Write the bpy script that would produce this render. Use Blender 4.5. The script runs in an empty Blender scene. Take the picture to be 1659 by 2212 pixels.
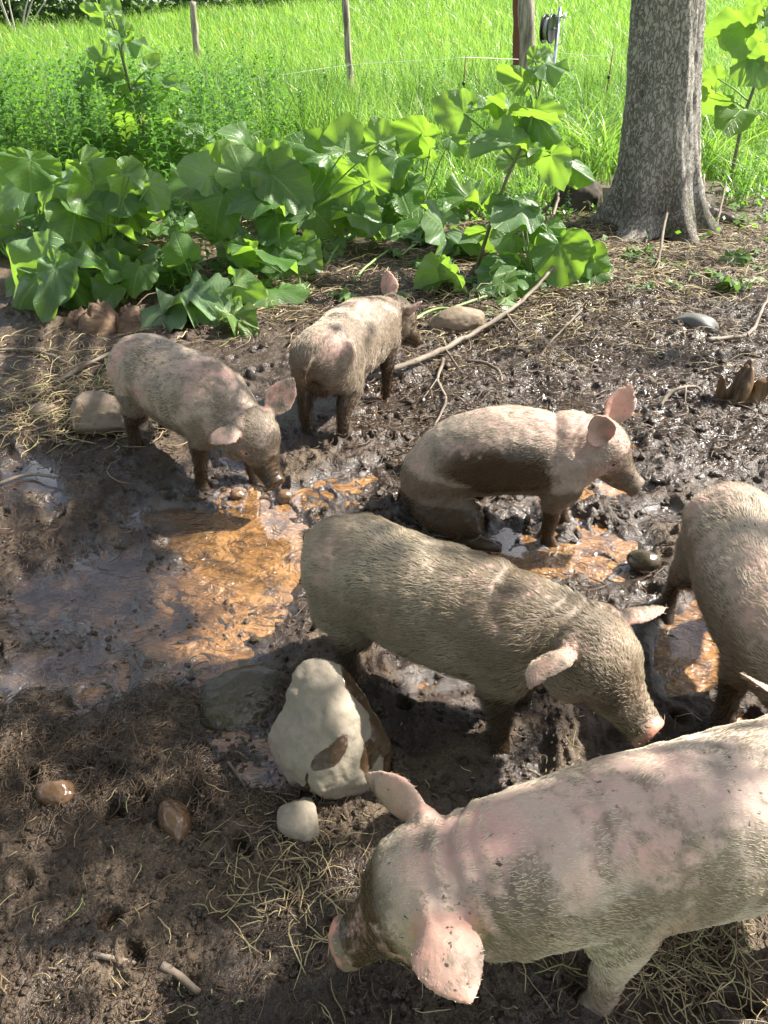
import bpy, math, random
import numpy as np
from mathutils import Vector, Matrix, Euler

rng = np.random.default_rng(7)
random.seed(7)
R = math.radians
scene = bpy.context.scene
C = scene.collection

# ------------------------------------------------------------------ camera
CAM_H = 1.5
PITCH = R(33.9)
cam_d = bpy.data.cameras.new('camera')
cam = bpy.data.objects.new('camera', cam_d)
C.objects.link(cam)
cam.location = (0, 0, CAM_H)
cam.rotation_euler = (math.pi / 2 - PITCH, 0, 0)
cam_d.sensor_fit = 'HORIZONTAL'
cam_d.sensor_width = 36.0
cam_d.lens = 36.0
cam_d.clip_start = 0.05
cam_d.clip_end = 600
scene.camera = cam

# ------------------------------------------------------------------ light
SUN_EL, SUN_AZ = R(45), R(69)            # azimuth measured from +Y towards +X
SUN = np.array([math.sin(SUN_AZ) * math.cos(SUN_EL), math.cos(SUN_AZ) * math.cos(SUN_EL), math.sin(SUN_EL)])
world = bpy.data.worlds.new('World')
scene.world = world
world.use_nodes = True
wn = world.node_tree
sky = wn.nodes.new('ShaderNodeTexSky')
sky.sky_type = 'NISHITA'
sky.sun_disc = False
sky.sun_elevation = SUN_EL
sky.sun_rotation = SUN_AZ
sky.air_density = 1.0
sky.dust_density = 2.0
bg = wn.nodes['Background']
bg.inputs['Strength'].default_value = 0.05
# broken white cloud over the whole sky, as the wet mud mirrors it
tcw = wn.nodes.new('ShaderNodeTexCoord'); nzw = wn.nodes.new('ShaderNodeTexNoise'); rpw = wn.nodes.new('ShaderNodeValToRGB'); mxw = wn.nodes.new('ShaderNodeMix')
nzw.inputs['Scale'].default_value = 2.6; nzw.inputs['Detail'].default_value = 7; nzw.inputs['Roughness'].default_value = .6
rpw.color_ramp.elements[0].position = .49; rpw.color_ramp.elements[1].position = .61
mxw.data_type = 'RGBA'
wn.links.new(tcw.outputs['Generated'], nzw.inputs['Vector']); wn.links.new(nzw.outputs['Fac'], rpw.inputs[0]); wn.links.new(rpw.outputs[0], mxw.inputs[0])
wn.links.new(sky.outputs[0], mxw.inputs[6]); mxw.inputs[7].default_value = (18, 18.8, 20.5, 1)
wn.links.new(mxw.outputs[2], bg.inputs['Color'])
sun_d = bpy.data.lights.new('sun', 'SUN')
sun_d.energy = 5.0
sun_d.angle = R(0.5)
sun_d.color = (1.0, 0.95, 0.86)
sun_o = bpy.data.objects.new('sun', sun_d)
C.objects.link(sun_o)
sun_o.rotation_euler = Vector(SUN).to_track_quat('Z', 'Y').to_euler()
vs = scene.view_settings
vs.view_transform = 'Standard'
vs.look = 'None'
vs.gamma = 1.0
vs.use_curve_mapping = False
vs.exposure = 1.6
scene.render.engine = 'CYCLES'
scene.cycles.max_bounces = 6
scene.cycles.diffuse_bounces = 3
scene.cycles.glossy_bounces = 3
scene.cycles.transmission_bounces = 4
scene.cycles.transparent_max_bounces = 6
scene.cycles.use_denoising = True

# ------------------------------------------------------------------ helpers
IMG_W, IMG_H, FPX = 1659.0, 2212.0, 1659.0
cp, sp = math.cos(PITCH), math.sin(PITCH)

def gp(u, v, z=0.0):
    """a point of the photograph (1659 x 2212) on the level z"""
    a = (u - IMG_W / 2) / FPX
    b = -(v - IMG_H / 2) / FPX
    d = np.array([a, cp + b * sp, -sp + b * cp])
    t = (z - CAM_H) / d[2]
    return np.array([d[0] * t, d[1] * t, z])

def proj(P):
    P = np.asarray(P, float)
    rel = P - np.array([0, 0, CAM_H])
    zc = rel[..., 1] * cp - rel[..., 2] * sp
    yc = rel[..., 1] * sp + rel[..., 2] * cp
    return IMG_W / 2 + FPX * rel[..., 0] / zc, IMG_H / 2 - FPX * yc / zc, zc

def smooth(a, b, x):
    t = np.clip((x - a) / (b - a), 0, 1)
    return t * t * (3 - 2 * t)

def _hash(ix, iy, iz, seed):
    h = (ix.astype(np.int64) * 374761393 + iy.astype(np.int64) * 668265263 + iz.astype(np.int64) * 2147483647 + seed * 974634777) & 0xffffffff
    h = ((h ^ (h >> 13)) * 1274126177) & 0xffffffff
    h = ((h ^ (h >> 16)) * 2246822519) & 0xffffffff
    return ((h ^ (h >> 15)) & 0xffffff) / float(0xffffff)

def noise3(P, scale=1.0, seed=0):
    """value noise in [-1, 1]"""
    P = np.asarray(P) * scale
    i = np.floor(P).astype(np.int64)
    f = P - i
    f = f * f * f * (f * (f * 6 - 15) + 10)
    out = 0
    for dx in (0, 1):
        wx = f[:, 0] if dx else 1 - f[:, 0]
        for dy in (0, 1):
            wy = f[:, 1] if dy else 1 - f[:, 1]
            for dz in (0, 1):
                wz = f[:, 2] if dz else 1 - f[:, 2]
                out = out + wx * wy * wz * _hash(i[:, 0] + dx, i[:, 1] + dy, i[:, 2] + dz, seed)
    return out * 2 - 1

def noise2(x, y, scale=1.0, seed=0):
    x = x * scale + seed * 17.31
    y = y * scale - seed * 9.17
    ix, iy = np.floor(x).astype(np.int64), np.floor(y).astype(np.int64)
    fx, fy = x - ix, y - iy
    z = np.zeros_like(ix)
    ux = fx * fx * fx * (fx * (fx * 6 - 15) + 10)
    uy = fy * fy * fy * (fy * (fy * 6 - 15) + 10)
    def g(dx, dy):
        a = _hash(ix + dx, iy + dy, z, seed) * 6.2831853
        return np.cos(a) * (fx - dx) + np.sin(a) * (fy - dy)
    return 1.5 * ((g(0, 0) * (1 - ux) + g(1, 0) * ux) * (1 - uy) + (g(0, 1) * (1 - ux) + g(1, 1) * ux) * uy)

def fbm2(x, y, scale, octv=4, seed=0, gain=0.5):
    s, a, o = 0, 1.0, 0
    for k in range(octv):
        o = o + a * noise2(x, y, scale * 2.03 ** k, seed + k)
        s += a
        a *= gain
    return o / s * 1.3

def mesh_np(name, V, F, mats=(), smooth_=True, parent=None, link=True, mat_idx=None):
    """V (n,3), F (m,k) of one k, or a list of such arrays"""
    me = bpy.data.meshes.new(name)
    V = np.asarray(V, np.float32)
    Fs = F if isinstance(F, list) else [F]
    Fs = [np.asarray(f, np.int32) for f in Fs if len(f)]
    loops = np.concatenate([f.ravel() for f in Fs])
    tot = np.concatenate([np.full(len(f), f.shape[1], np.int32) for f in Fs])
    start = np.concatenate([[0], np.cumsum(tot)[:-1]]).astype(np.int32)
    me.vertices.add(len(V)); me.vertices.foreach_set('co', V.ravel())
    me.loops.add(len(loops)); me.loops.foreach_set('vertex_index', loops)
    me.polygons.add(len(tot)); me.polygons.foreach_set('loop_start', start)
    try:
        me.polygons.foreach_set('loop_total', tot)
    except Exception:
        pass
    me.update(calc_edges=True)
    me.validate()
    for m in mats:
        me.materials.append(m)
    if smooth_ and len(me.polygons):
        me.polygons.foreach_set('use_smooth', np.ones(len(me.polygons), bool))
    if mat_idx is not None:
        me.polygons.foreach_set('material_index', np.asarray(mat_idx, np.int32))
    if not link:
        return me
    o = bpy.data.objects.new(name, me)
    C.objects.link(o)
    if parent is not None:
        o.parent = parent
    return o

def link_obj(name, me, parent=None, loc=(0, 0, 0), rot=(0, 0, 0), sc=(1, 1, 1)):
    o = bpy.data.objects.new(name, me)
    C.objects.link(o)
    o.location, o.rotation_euler, o.scale = loc, rot, sc
    if parent is not None:
        o.parent = parent
    return o

def attr(me, name, data, typ='FLOAT', dom='POINT'):
    a = me.attributes.new(name, typ, dom)
    key = {'FLOAT': 'value', 'FLOAT_COLOR': 'color', 'FLOAT_VECTOR': 'vector'}[typ]
    a.data.foreach_set(key, np.asarray(data, np.float32).ravel())

def tag(o, label=None, cat=None, group=None, kind=None):
    if label: o['label'] = label
    if cat: o['category'] = cat
    if group: o['group'] = group
    if kind: o['kind'] = kind
    return o

def empty(name, loc=(0, 0, 0), rz=0):
    o = bpy.data.objects.new(name, None)
    C.objects.link(o)
    o.location = loc
    o.rotation_euler = (0, 0, rz)
    o.empty_display_size = 0.05
    return o

def catmull(P, n):
    """n samples per span through the rows of P"""
    P = np.asarray(P, float)
    Q = np.vstack([2 * P[0] - P[1], P, 2 * P[-1] - P[-2]])
    out = []
    for i in range(len(P) - 1):
        p0, p1, p2, p3 = Q[i:i + 4]
        for k in range(n):
            t = k / n
            out.append(0.5 * ((2 * p1) + (-p0 + p2) * t + (2 * p0 - 5 * p1 + 4 * p2 - p3) * t * t + (-p0 + 3 * p1 - 3 * p2 + p3) * t ** 3))
    out.append(P[-1])
    return np.array(out)

class Geo:
    """collects tri/quad pieces"""
    def __init__(s):
        s.V, s.T, s.Q, s.n = [], [], [], 0
    def add(s, V, Q=None, T=None):
        V = np.asarray(V, float)
        s.V.append(V)
        if Q is not None and len(Q): s.Q.append(np.asarray(Q) + s.n)
        if T is not None and len(T): s.T.append(np.asarray(T) + s.n)
        s.n += len(V)
    def arrays(s):
        F = []
        if s.Q: F.append(np.vstack(s.Q))
        if s.T: F.append(np.vstack(s.T))
        return np.vstack(s.V), F
    def build(s, name, mats, parent=None, smooth_=True, link=True):
        V, F = s.arrays()
        return mesh_np(name, V, F, mats, smooth_, parent, link)

def tube(geo, pts, rad, nseg=8, spans=4, side=None, caps=True, flat=None):
    """a tapering tube; rad: per point radius or (rw, rh); side: a fixed sideways vector"""
    pts = np.asarray(pts, float)
    rad = np.asarray(rad, float)
    if rad.ndim == 1: rad = np.stack([rad, rad], 1)
    A = catmull(np.hstack([pts, rad]), spans) if spans > 1 else np.hstack([pts, rad])
    P, W = A[:, :3], np.maximum(A[:, 3:5], 1e-4)
    T = np.gradient(P, axis=0)
    T /= np.linalg.norm(T, axis=1)[:, None] + 1e-9
    if side is None:
        side = np.array([0, 0, 1.0]) if abs(T[0][2]) < 0.8 else np.array([1.0, 0, 0])
        side = np.cross(side, T[0])
    S = np.zeros_like(P)
    s0 = np.asarray(side, float)
    for i in range(len(P)):
        s = s0 - T[i] * np.dot(s0, T[i])
        s /= np.linalg.norm(s) + 1e-9
        S[i] = s
        s0 = s
    N = np.cross(T, S)
    a = np.linspace(0, 2 * np.pi, nseg, endpoint=False)
    V = P[:, None] + S[:, None] * (np.cos(a)[None, :, None] * W[:, 0][:, None, None]) + N[:, None] * (np.sin(a)[None, :, None] * W[:, 1][:, None, None])
    m = len(P)
    V = V.reshape(-1, 3)
    i, j = np.meshgrid(np.arange(m - 1), np.arange(nseg), indexing='ij')
    j2 = (j + 1) % nseg
    Q = np.stack([i * nseg + j, i * nseg + j2, (i + 1) * nseg + j2, (i + 1) * nseg + j], -1).reshape(-1, 4)
    Tt = []
    if caps:
        V = np.vstack([V, P[0], P[-1]])
        jj = np.arange(nseg)
        Tt = np.vstack([np.stack([np.full(nseg, m * nseg), (jj + 1) % nseg, jj], 1),
                        np.stack([np.full(nseg, m * nseg + 1), (m - 1) * nseg + jj, (m - 1) * nseg + (jj + 1) % nseg], 1)])
    geo.add(V, Q, Tt)
    return P

def blob(geo, c, r, rot=None, seg=14, rings=9):
    th = np.linspace(0, np.pi, rings + 1)[1:-1]
    ph = np.linspace(0, 2 * np.pi, seg, endpoint=False)
    t, p = np.meshgrid(th, ph, indexing='ij')
    V = np.stack([np.sin(t) * np.cos(p), np.sin(t) * np.sin(p), np.cos(t)], -1).reshape(-1, 3)
    V = np.vstack([V, [0, 0, 1], [0, 0, -1]]) * np.asarray(r)
    if rot is not None: V = V @ np.asarray(rot).T
    V = V + np.asarray(c)
    m = rings - 1
    i, j = np.meshgrid(np.arange(m - 1), np.arange(seg), indexing='ij')
    j2 = (j + 1) % seg
    Q = np.stack([i * seg + j, (i + 1) * seg + j, (i + 1) * seg + j2, i * seg + j2], -1).reshape(-1, 4)
    jj = np.arange(seg)
    T = np.vstack([np.stack([np.full(seg, m * seg), jj, (jj + 1) % seg], 1),
                   np.stack([np.full(seg, m * seg + 1), (m - 1) * seg + (jj + 1) % seg, (m - 1) * seg + jj], 1)])
    geo.add(V, Q, T)

def remesh(geo, voxel, iters=4, factor=0.5):
    V, F = geo.arrays()
    o = mesh_np('tmp', V, F)
    md = o.modifiers.new('r', 'REMESH')
    md.mode = 'VOXEL'
    md.voxel_size = voxel
    md.use_smooth_shade = True
    sm = o.modifiers.new('s', 'SMOOTH')
    sm.factor = factor
    sm.iterations = iters
    dg = bpy.context.evaluated_depsgraph_get()
    me = bpy.data.meshes.new_from_object(o.evaluated_get(dg))
    bpy.data.objects.remove(o)
    n = len(me.vertices)
    V = np.zeros(n * 3, np.float32); me.vertices.foreach_get('co', V)
    N = np.zeros(n * 3, np.float32); me.vertices.foreach_get('normal', N)
    return me, V.reshape(-1, 3).astype(float), N.reshape(-1, 3).astype(float)

# ---- shader helpers
class NT:
    def __init__(s, name):
        s.m = bpy.data.materials.new(name)
        s.m.use_nodes = True
        s.t = s.m.node_tree
        s.n = s.t.nodes
        s.b = s.n['Principled BSDF']
        s.out = s.n['Material Output']
        s.tc = None
    def N(s, typ, **kw):
        nd = s.n.new('ShaderNode' + typ)
        for k, v in kw.items(): setattr(nd, k, v)
        return nd
    def L(s, a, b):
        s.t.links.new(a, b)
    def _in(s, sock, v):
        if hasattr(v, 'is_output') or hasattr(v, 'links'): s.L(v, sock)
        elif isinstance(v, (tuple, list)): sock.default_value = tuple(v) + ((1,) if len(v) == 3 and len(sock.default_value) == 4 else ())
        else: sock.default_value = v
    def obj(s):
        if s.tc is None: s.tc = s.N('TexCoord')
        return s.tc.outputs['Object']
    def noise(s, scale, detail=4, rough=0.5, dist=0.0, vec=None, out='Fac'):
        nd = s.N('TexNoise')
        nd.inputs['Scale'].default_value = scale
        nd.inputs['Detail'].default_value = detail
        nd.inputs['Roughness'].default_value = rough
        nd.inputs['Distortion'].default_value = dist
        s.L(vec if vec is not None else s.obj(), nd.inputs['Vector'])
        return nd.outputs[out]
    def voro(s, scale, feature='F1', vec=None, out='Distance', rand=1.0):
        nd = s.N('TexVoronoi', feature=feature)
        nd.inputs['Scale'].default_value = scale
        nd.inputs['Randomness'].default_value = rand
        s.L(vec if vec is not None else s.obj(), nd.inputs['Vector'])
        return nd.outputs[out]
    def mapping(s, sc=(1, 1, 1), rot=(0, 0, 0), vec=None):
        nd = s.N('Mapping')
        nd.inputs['Scale'].default_value = sc
        nd.inputs['Rotation'].default_value = rot
        s.L(vec if vec is not None else s.obj(), nd.inputs['Vector'])
        return nd.outputs[0]
    def ramp(s, fac, stops, interp='LINEAR'):
        nd = s.N('ValToRGB')
        nd.color_ramp.interpolation = interp
        el = nd.color_ramp.elements
        while len(el) < len(stops): el.new(0.5)
        for e, (p, c) in zip(el, stops):
            e.position = p
            e.color = (tuple(c) + (1,)) if isinstance(c, (tuple, list)) else (c, c, c, 1)
        s._in(nd.inputs[0], fac)
        return nd.outputs[0]
    def mix(s, fac, a, b, blend='MIX'):
        nd = s.N('Mix', data_type='RGBA', blend_type=blend)
        s._in(nd.inputs[0], fac)
        s._in(nd.inputs[6], a if not isinstance(a, float) else (a, a, a))
        s._in(nd.inputs[7], b if not isinstance(b, float) else (b, b, b))
        return nd.outputs[2]
    def math(s, op, a, b=0.0, c=None, clamp=False):
        nd = s.N('Math', operation=op, use_clamp=clamp)
        s._in(nd.inputs[0], a); s._in(nd.inputs[1], b)
        if c is not None: s._in(nd.inputs[2], c)
        return nd.outputs[0]
    def mrange(s, v, a, b, c=0.0, d=1.0):
        nd = s.N('MapRange')
        for i, x in enumerate((v, a, b, c, d)): s._in(nd.inputs[i], x)
        return nd.outputs[0]
    def attr(s, name, out='Fac', typ='GEOMETRY'):
        nd = s.N('Attribute', attribute_name=name, attribute_type=typ)
        return nd.outputs[out]
    def bump(s, h, strength=0.5, dist=0.01, prev=None):
        nd = s.N('Bump')
        nd.inputs['Strength'].default_value = strength
        nd.inputs['Distance'].default_value = dist
        s.L(h, nd.inputs['Height'])
        if prev is not None: s.L(prev, nd.inputs['Normal'])
        return nd.outputs[0]
    def set(s, **kw):
        for k, v in kw.items():
            s._in(s.b.inputs[k.replace('_', ' ')], v)
        return s
# ================================================================== ground
WATER_Z = -0.020

def pxmask(u, v, ells):
    m = np.zeros_like(u)
    for (a, b, ra, rb, *w) in ells:
        d = ((u - a) / ra) ** 2 + ((v - b) / rb) ** 2
        m = np.maximum(m, (w[0] if w else 1.0) * np.clip(1.35 - d, 0, 1))
    return m

POOLS = [(250, 1290, 230, 130, 1), (420, 1110, 170, 70, .95), (180, 1450, 200, 70, 1), (430, 1400, 150, 90, 1), (100, 1230, 80, 40, .8), (70, 1000, 90, 40, 1), (120, 1080, 50, 40, .9), (520, 1240, 200, 240), (1200, 1195, 250, 75), (1230, 1050, 170, 50, .8), (740, 1060, 130, 60, .9), (330, 1400, 290, 110, .85),
         (105, 1010, 60, 50), (510, 1005, 90, 40, .9), (1490, 1400, 90, 110, .9), (990, 1470, 130, 90, .75), (1110, 1680, 90, 90, .8),
         (560, 1600, 130, 110, .8), (90, 1420, 110, 60, .6), (380, 1760, 70, 50, .55), (250, 1690, 40, 25, .6), (1030, 1800, 180, 120, .45),
         (1350, 840, 60, 14, .8), (1440, 920, 80, 18, .8), (1300, 990, 100, 20, .8), (1560, 940, 60, 14, .7), (380, 2150, 60, 30, .5), (1440,1100,120,40,.7)]

def height_field(x, y):
    u, v, zc = proj(np.stack([x, y, np.zeros_like(x)], -1))
    wx = x + .05 * noise2(x, y, 3.1, 40); wy = y + .05 * noise2(x, y, 3.1, 41)
    pool = pxmask(u + 70 * noise2(x, y, 4, 50) + 30 * noise2(x, y, 14, 52), v + 60 * noise2(x, y, 4, 51) + 24 * noise2(x, y, 14, 53), POOLS)
    rough = smooth(1120, 980, v) * smooth(700, 900, u + .4 * (1100 - v)) * smooth(480, 640, v)
    rough = np.maximum(rough, .55 * smooth(1000, 880, v) * smooth(460, 640, v))
    fore = smooth(1420, 1600, v + .12 * (u - 400) + 90 * noise2(x, y, 4.5, 57))
    edge = np.maximum(smooth(900, 1000, v) * (1 - pool), 0)
    h = 0.022 * fbm2(x, y, 1.4, 3, 1)
    ridg = lambda s, sd: 1 - 2 * np.abs(noise2(wx, wy, s, sd))
    lump = 0.55 * ridg(6.5, 3) + 0.55 * ridg(13, 4) + .42 * ridg(27, 5) + .25 * noise2(wx, wy, 55, 6) + .16 * noise2(x, y, 110, 7)
    fine = .5 * noise2(wx, wy, 22, 11) + .45 * ridg(48, 12) + .38 * noise2(x, y, 95, 13) + .2 * noise2(x, y, 190, 14)
    vary = np.clip(.75 + .9 * noise2(x, y, 2.7, 33), .2, 1.5)
    h = h + rough * (0.021 * vary * lump + .020 * noise2(wx, wy, 4.2, 34) + .004 * fine) + (1 - rough) * (1 - pool) * (.0115 * vary * lump + 0.0065 * fine)
    h = h + .010 * (1 - pool) - pool * (.030 + .006 * (1 - rough))
    h = h + pool * (.0085 * vary * lump * (1 - .3 * fore) + .009 * np.clip(ridg(9, 21), 0, 1) ** 2)
    # the bank behind, under the plants
    bank = smooth(640, 480, v)
    h = h + .05 * bank + .03 * bank * noise2(x, y, 2.2, 30) + smooth(760, 600, v) * smooth(700, 300, u) * .05
    h = h - .010 * rough
    return h, u, v, zc, pool, rough, fore, bank

NR, NA = 760, 700
rr = 1.35 * (11.0 / 1.35) ** (np.linspace(0, 1, NR))
aa = np.linspace(R(-33), R(33), NA)
RR, AA = np.meshgrid(rr, aa, indexing='ij')
gx, gy = RR * np.sin(AA), RR * np.cos(AA) - 1.2
fx_, fy_ = gx.ravel(), gy.ravel()
H, gu, gv, gzc, POOL, ROUGH, FORE, BANK = height_field(fx_, fy_)
# hoof prints
hr_ = np.random.default_rng(11)
wetmark = np.zeros_like(H)
H2, W2 = H.reshape(NR, NA), wetmark.reshape(NR, NA)
for k in range(760):
    cx_, cy_ = hr_.uniform(-2.2, 2.6), hr_.uniform(.3, 4.6)
    r0 = math.hypot(cx_, cy_ + 1.2); a0 = math.atan2(cx_, cy_ + 1.2)
    i0 = int(np.searchsorted(rr, r0)); j0 = int((a0 - aa[0]) / (aa[1] - aa[0]))
    if j0 < 0 or j0 >= NA: continue
    di = int(.1 / (rr[min(i0, NR - 1)] * (math.log(11 / 1.35) / NR))) + 2; dj = int(.1 / (r0 * (aa[1] - aa[0]))) + 2
    si, sj = slice(max(i0 - di, 0), i0 + di), slice(max(j0 - dj, 0), j0 + dj)
    th = hr_.uniform(0, 6.28)
    X = (gx[si, sj] - cx_) * math.cos(th) + (gy[si, sj] - cy_) * math.sin(th)
    Y = -(gx[si, sj] - cx_) * math.sin(th) + (gy[si, sj] - cy_) * math.cos(th)
    ra, rb = hr_.uniform(.018, .036), hr_.uniform(.014, .026)
    d = np.sqrt((X / ra) ** 2 + (Y / rb) ** 2)
    dep = hr_.uniform(.010, .036)
    H2[si, sj] += -dep * np.exp(-d ** 3) + dep * .38 * np.exp(-((d - 1.45) / .4) ** 2)
H = H2.ravel()
edge_ = np.maximum(smooth(9.0, 10.8, RR), np.maximum(smooth(R(30), R(33), np.abs(AA)), smooth(1.5, 1.36, RR))).ravel()
H = H * (1 - edge_) - .10 * edge_
HG = H.reshape(NR, NA)

def gz(x, y):
    """ground level at x, y"""
    x = np.atleast_1d(np.asarray(x, float)); y = np.atleast_1d(np.asarray(y, float))
    r0 = np.hypot(x, y + 1.2); a0 = np.arctan2(x, y + 1.2)
    i = np.clip(np.log(r0 / 1.35) / math.log(11 / 1.35) * (NR - 1), 0, NR - 1.001)
    j = np.clip((a0 - aa[0]) / (aa[-1] - aa[0]) * (NA - 1), 0, NA - 1.001)
    i0, j0 = i.astype(int), j.astype(int)
    fi, fj = i - i0, j - j0
    z = (HG[i0, j0] * (1 - fi) * (1 - fj) + HG[i0 + 1, j0] * fi * (1 - fj) + HG[i0, j0 + 1] * (1 - fi) * fj + HG[i0 + 1, j0 + 1] * fi * fj)
    return np.where((r0 > 11) | (np.abs(a0) > R(33)) | (r0 < 1.35), -.10, z)

def gg(u, v):
    """ground point of the photograph's pixel, on the real surface"""
    p = gp(u, v)
    for _ in range(3):
        p = gp(u, v, float(gz(p[0], p[1])[0]))
    return p

# --- mud material
t = NT('wet_mud')
wet = t.attr('wet'); dry = t.attr('dry'); bank_ = t.attr('bank')
pos = t.obj()
n1 = t.noise(6, 6, 0.6); n2 = t.noise(30, 6, 0.62, 0.4); n3 = t.noise(140, 4, 0.6); n4 = t.noise(2.4, 3, 0.5)
base = t.mix(t.ramp(n2, [(0.32, 0.0), (0.68, 1.0)]), (0.013, 0.008, 0.005), (0.072, 0.043, 0.023))
base = t.mix(t.ramp(n1, [(0.40, 0.0), (0.62, .75)]), base, (0.045, 0.028, 0.017))
base = t.mix(t.math('MULTIPLY', dry, t.ramp(n3, [(0.35, .25), (0.6, 1.0)])), base, (0.115, 0.082, 0.055))
base = t.mix(t.math('MULTIPLY', t.math('MULTIPLY', dry, t.ramp(t.noise(210, 3, .6), [(0.56, 0.0), (0.62, 1.0)])), .7), base, (0.22, 0.165, 0.105))
base = t.mix(t.math('MULTIPLY', wet, 0.65), base, (0.040, 0.023, 0.012))
base = t.mix(t.math('MULTIPLY', bank_, .8), base, t.mix(n2, (0.035, 0.026, 0.014), (0.13, 0.095, 0.05)))
r_base = t.mrange(wet, 0.0, 1.0, 0.50, 0.10)
rgh = t.math('ADD', r_base, t.math('MULTIPLY', t.math('SUBTRACT', n2, 0.5), 0.5), clamp=True)
rgh = t.math('ADD', rgh, t.math('MULTIPLY', dry, .22), clamp=True)
rgh = t.math('MAXIMUM', rgh, 0.09)
b1 = t.bump(n2, 0.75, 0.016)
b2 = t.bump(n3, 0.90, 0.006, b1)
b3 = t.bump(t.noise(420, 2, .5), 0.35, 0.0015, b2)
t.set(Base_Color=base, Roughness=rgh, Normal=b3, Coat_Weight=t.math('MULTIPLY', t.attr('pool'), 1.0), Coat_Roughness=.05, Coat_Normal=b1)
t._in(t.b.inputs['Specular IOR Level'], t.mrange(wet, 0, 1, .40, .78))
MUD_M = t.m

i, j = np.meshgrid(np.arange(NR - 1), np.arange(NA - 1), indexing='ij')
Q = np.stack([i * NA + j, i * NA + j + 1, (i + 1) * NA + j + 1, (i + 1) * NA + j], -1).reshape(-1, 4)
mud = mesh_np('muddy_ground', np.stack([fx_, fy_, H], 1), Q[:, ::-1], [MUD_M])
nrm = (H - WATER_Z)
wetv = np.clip(np.maximum(POOL * 1.1, ROUGH * (.75 + .5 * noise2(fx_, fy_, 3, 61)) - .3 * smooth(.02, .05, H)), 0, 1)
wetv = np.maximum(wetv, (1 - smooth(.0, .022, nrm)))
wetv = np.maximum(wetv, smooth(-.05, .35, noise2(fx_, fy_, 2.3, 62) + .5 * noise2(fx_, fy_, 7, 63)) * .85 * (gv > 850))
wetv *= (1 - BANK)
dryv = np.clip(smooth(-.1, .5, noise2(fx_, fy_, 2.6, 70) + .5 * noise2(fx_, fy_, 9, 71) + .35 * FORE) * (1 - POOL) * (1 - .6 * ROUGH), 0, 1)
dryv = np.maximum(dryv, smooth(950, 780, gv) * smooth(500, 250, gu) * .8)
attr(mud.data, 'wet', wetv); attr(mud.data, 'dry', dryv * (1 - wetv)); attr(mud.data, 'bank', BANK); attr(mud.data, 'pool', np.clip(POOL * 1.2, 0, 1) * (1 - .5 * FORE))
tag(mud, kind='structure')

# --- standing water
t = NT('muddy_water')
m_ = t.mapping((1.0, 1.7, 1.0), (0, 0, R(25)))
w1 = t.noise(9, 4, 0.55, 1.2, m_); w2 = t.noise(34, 3, 0.5, 0.8, m_)
silt = t.mix(t.ramp(t.noise(3.2, 4, .6), [(0.35, 0.0), (0.65, 1.0)]), (0.23, 0.112, 0.038), (0.38, 0.200, 0.075))
silt = t.mix(t.ramp(t.noise(13, 5, .65), [(0.46, 0.0), (0.64, .85)]), silt, (0.070, 0.036, 0.015))
scum = t.ramp(t.noise(26, 5, .65, .6), [(0.60, 0.0), (0.70, 1.0)])
silt = t.mix(t.math('MULTIPLY', scum, .65), silt, (0.10, 0.062, 0.034))
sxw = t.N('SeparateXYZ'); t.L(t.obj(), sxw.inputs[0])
left_shade = t.mrange(t.math('ADD', sxw.outputs[0], t.math('MULTIPLY', t.math('SUBTRACT', t.noise(2.5, 4, .6), .5), 1.1)), -.85, -.45, .85, 0.0)  # shade on the puddle's left side, put into the silt colour
silt = t.mix(left_shade, silt, t.mix(t.noise(9, 5, .6), (0.022, 0.014, 0.009), (0.080, 0.045, 0.022)))
hb = t.math('ADD', t.math('MULTIPLY', w1, 1.0), t.math('MULTIPLY', w2, 0.34))
bw = t.bump(hb, 1.0, 0.042)
bw = t.bump(t.math('MULTIPLY', scum, 1.0), .5, .004, bw)
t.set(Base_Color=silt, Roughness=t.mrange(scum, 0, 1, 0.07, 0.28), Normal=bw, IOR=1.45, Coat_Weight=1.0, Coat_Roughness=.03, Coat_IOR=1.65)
t.b.inputs['Specular IOR Level'].default_value = 0.95
WATER_M = t.m
nx_, ny_ = 60, 60
X, Y = np.meshgrid(np.linspace(-2.6, 3.0, nx_), np.linspace(.15, 4.3, ny_), indexing='ij')
i, j = np.meshgrid(np.arange(nx_ - 1), np.arange(ny_ - 1), indexing='ij')
Q = np.stack([i * ny_ + j, (i + 1) * ny_ + j, (i + 1) * ny_ + j + 1, i * ny_ + j + 1], -1).reshape(-1, 4)
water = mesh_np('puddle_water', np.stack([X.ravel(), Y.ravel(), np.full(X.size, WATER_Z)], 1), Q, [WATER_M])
tag(water, kind='structure')

# --- the meadow's soil out to the horizon
t = NT('meadow_soil')
t.set(Base_Color=t.mix(t.noise(.8, 5, .6), (0.07, 0.12, 0.02), (0.14, 0.21, 0.035)), Roughness=.9)
def field_z(x, y):
    """the meadow climbs gently towards the far right"""
    return .027 * np.clip(y - 14, 0, 60) * smooth(-24, -2, x)
n = 40
xs = np.concatenate([-np.geomspace(300, 1, n), np.geomspace(1, 300, n)])
ys = np.concatenate([[-40, -10, -2], np.geomspace(1, 340, n)])
X, Y = np.meshgrid(xs, ys, indexing='ij')
Zf = np.full_like(X, -.12) + .10 * smooth(9, 14, np.hypot(X, Y)) + .25 * noise2(X.ravel(), Y.ravel(), .03, 4).reshape(X.shape) * smooth(20, 60, Y) + field_z(X, Y)
i, j = np.meshgrid(np.arange(len(xs) - 1), np.arange(len(ys) - 1), indexing='ij')
m = len(ys)
Q = np.stack([i * m + j, (i + 1) * m + j, (i + 1) * m + j + 1, i * m + j + 1], -1).reshape(-1, 4)
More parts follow.
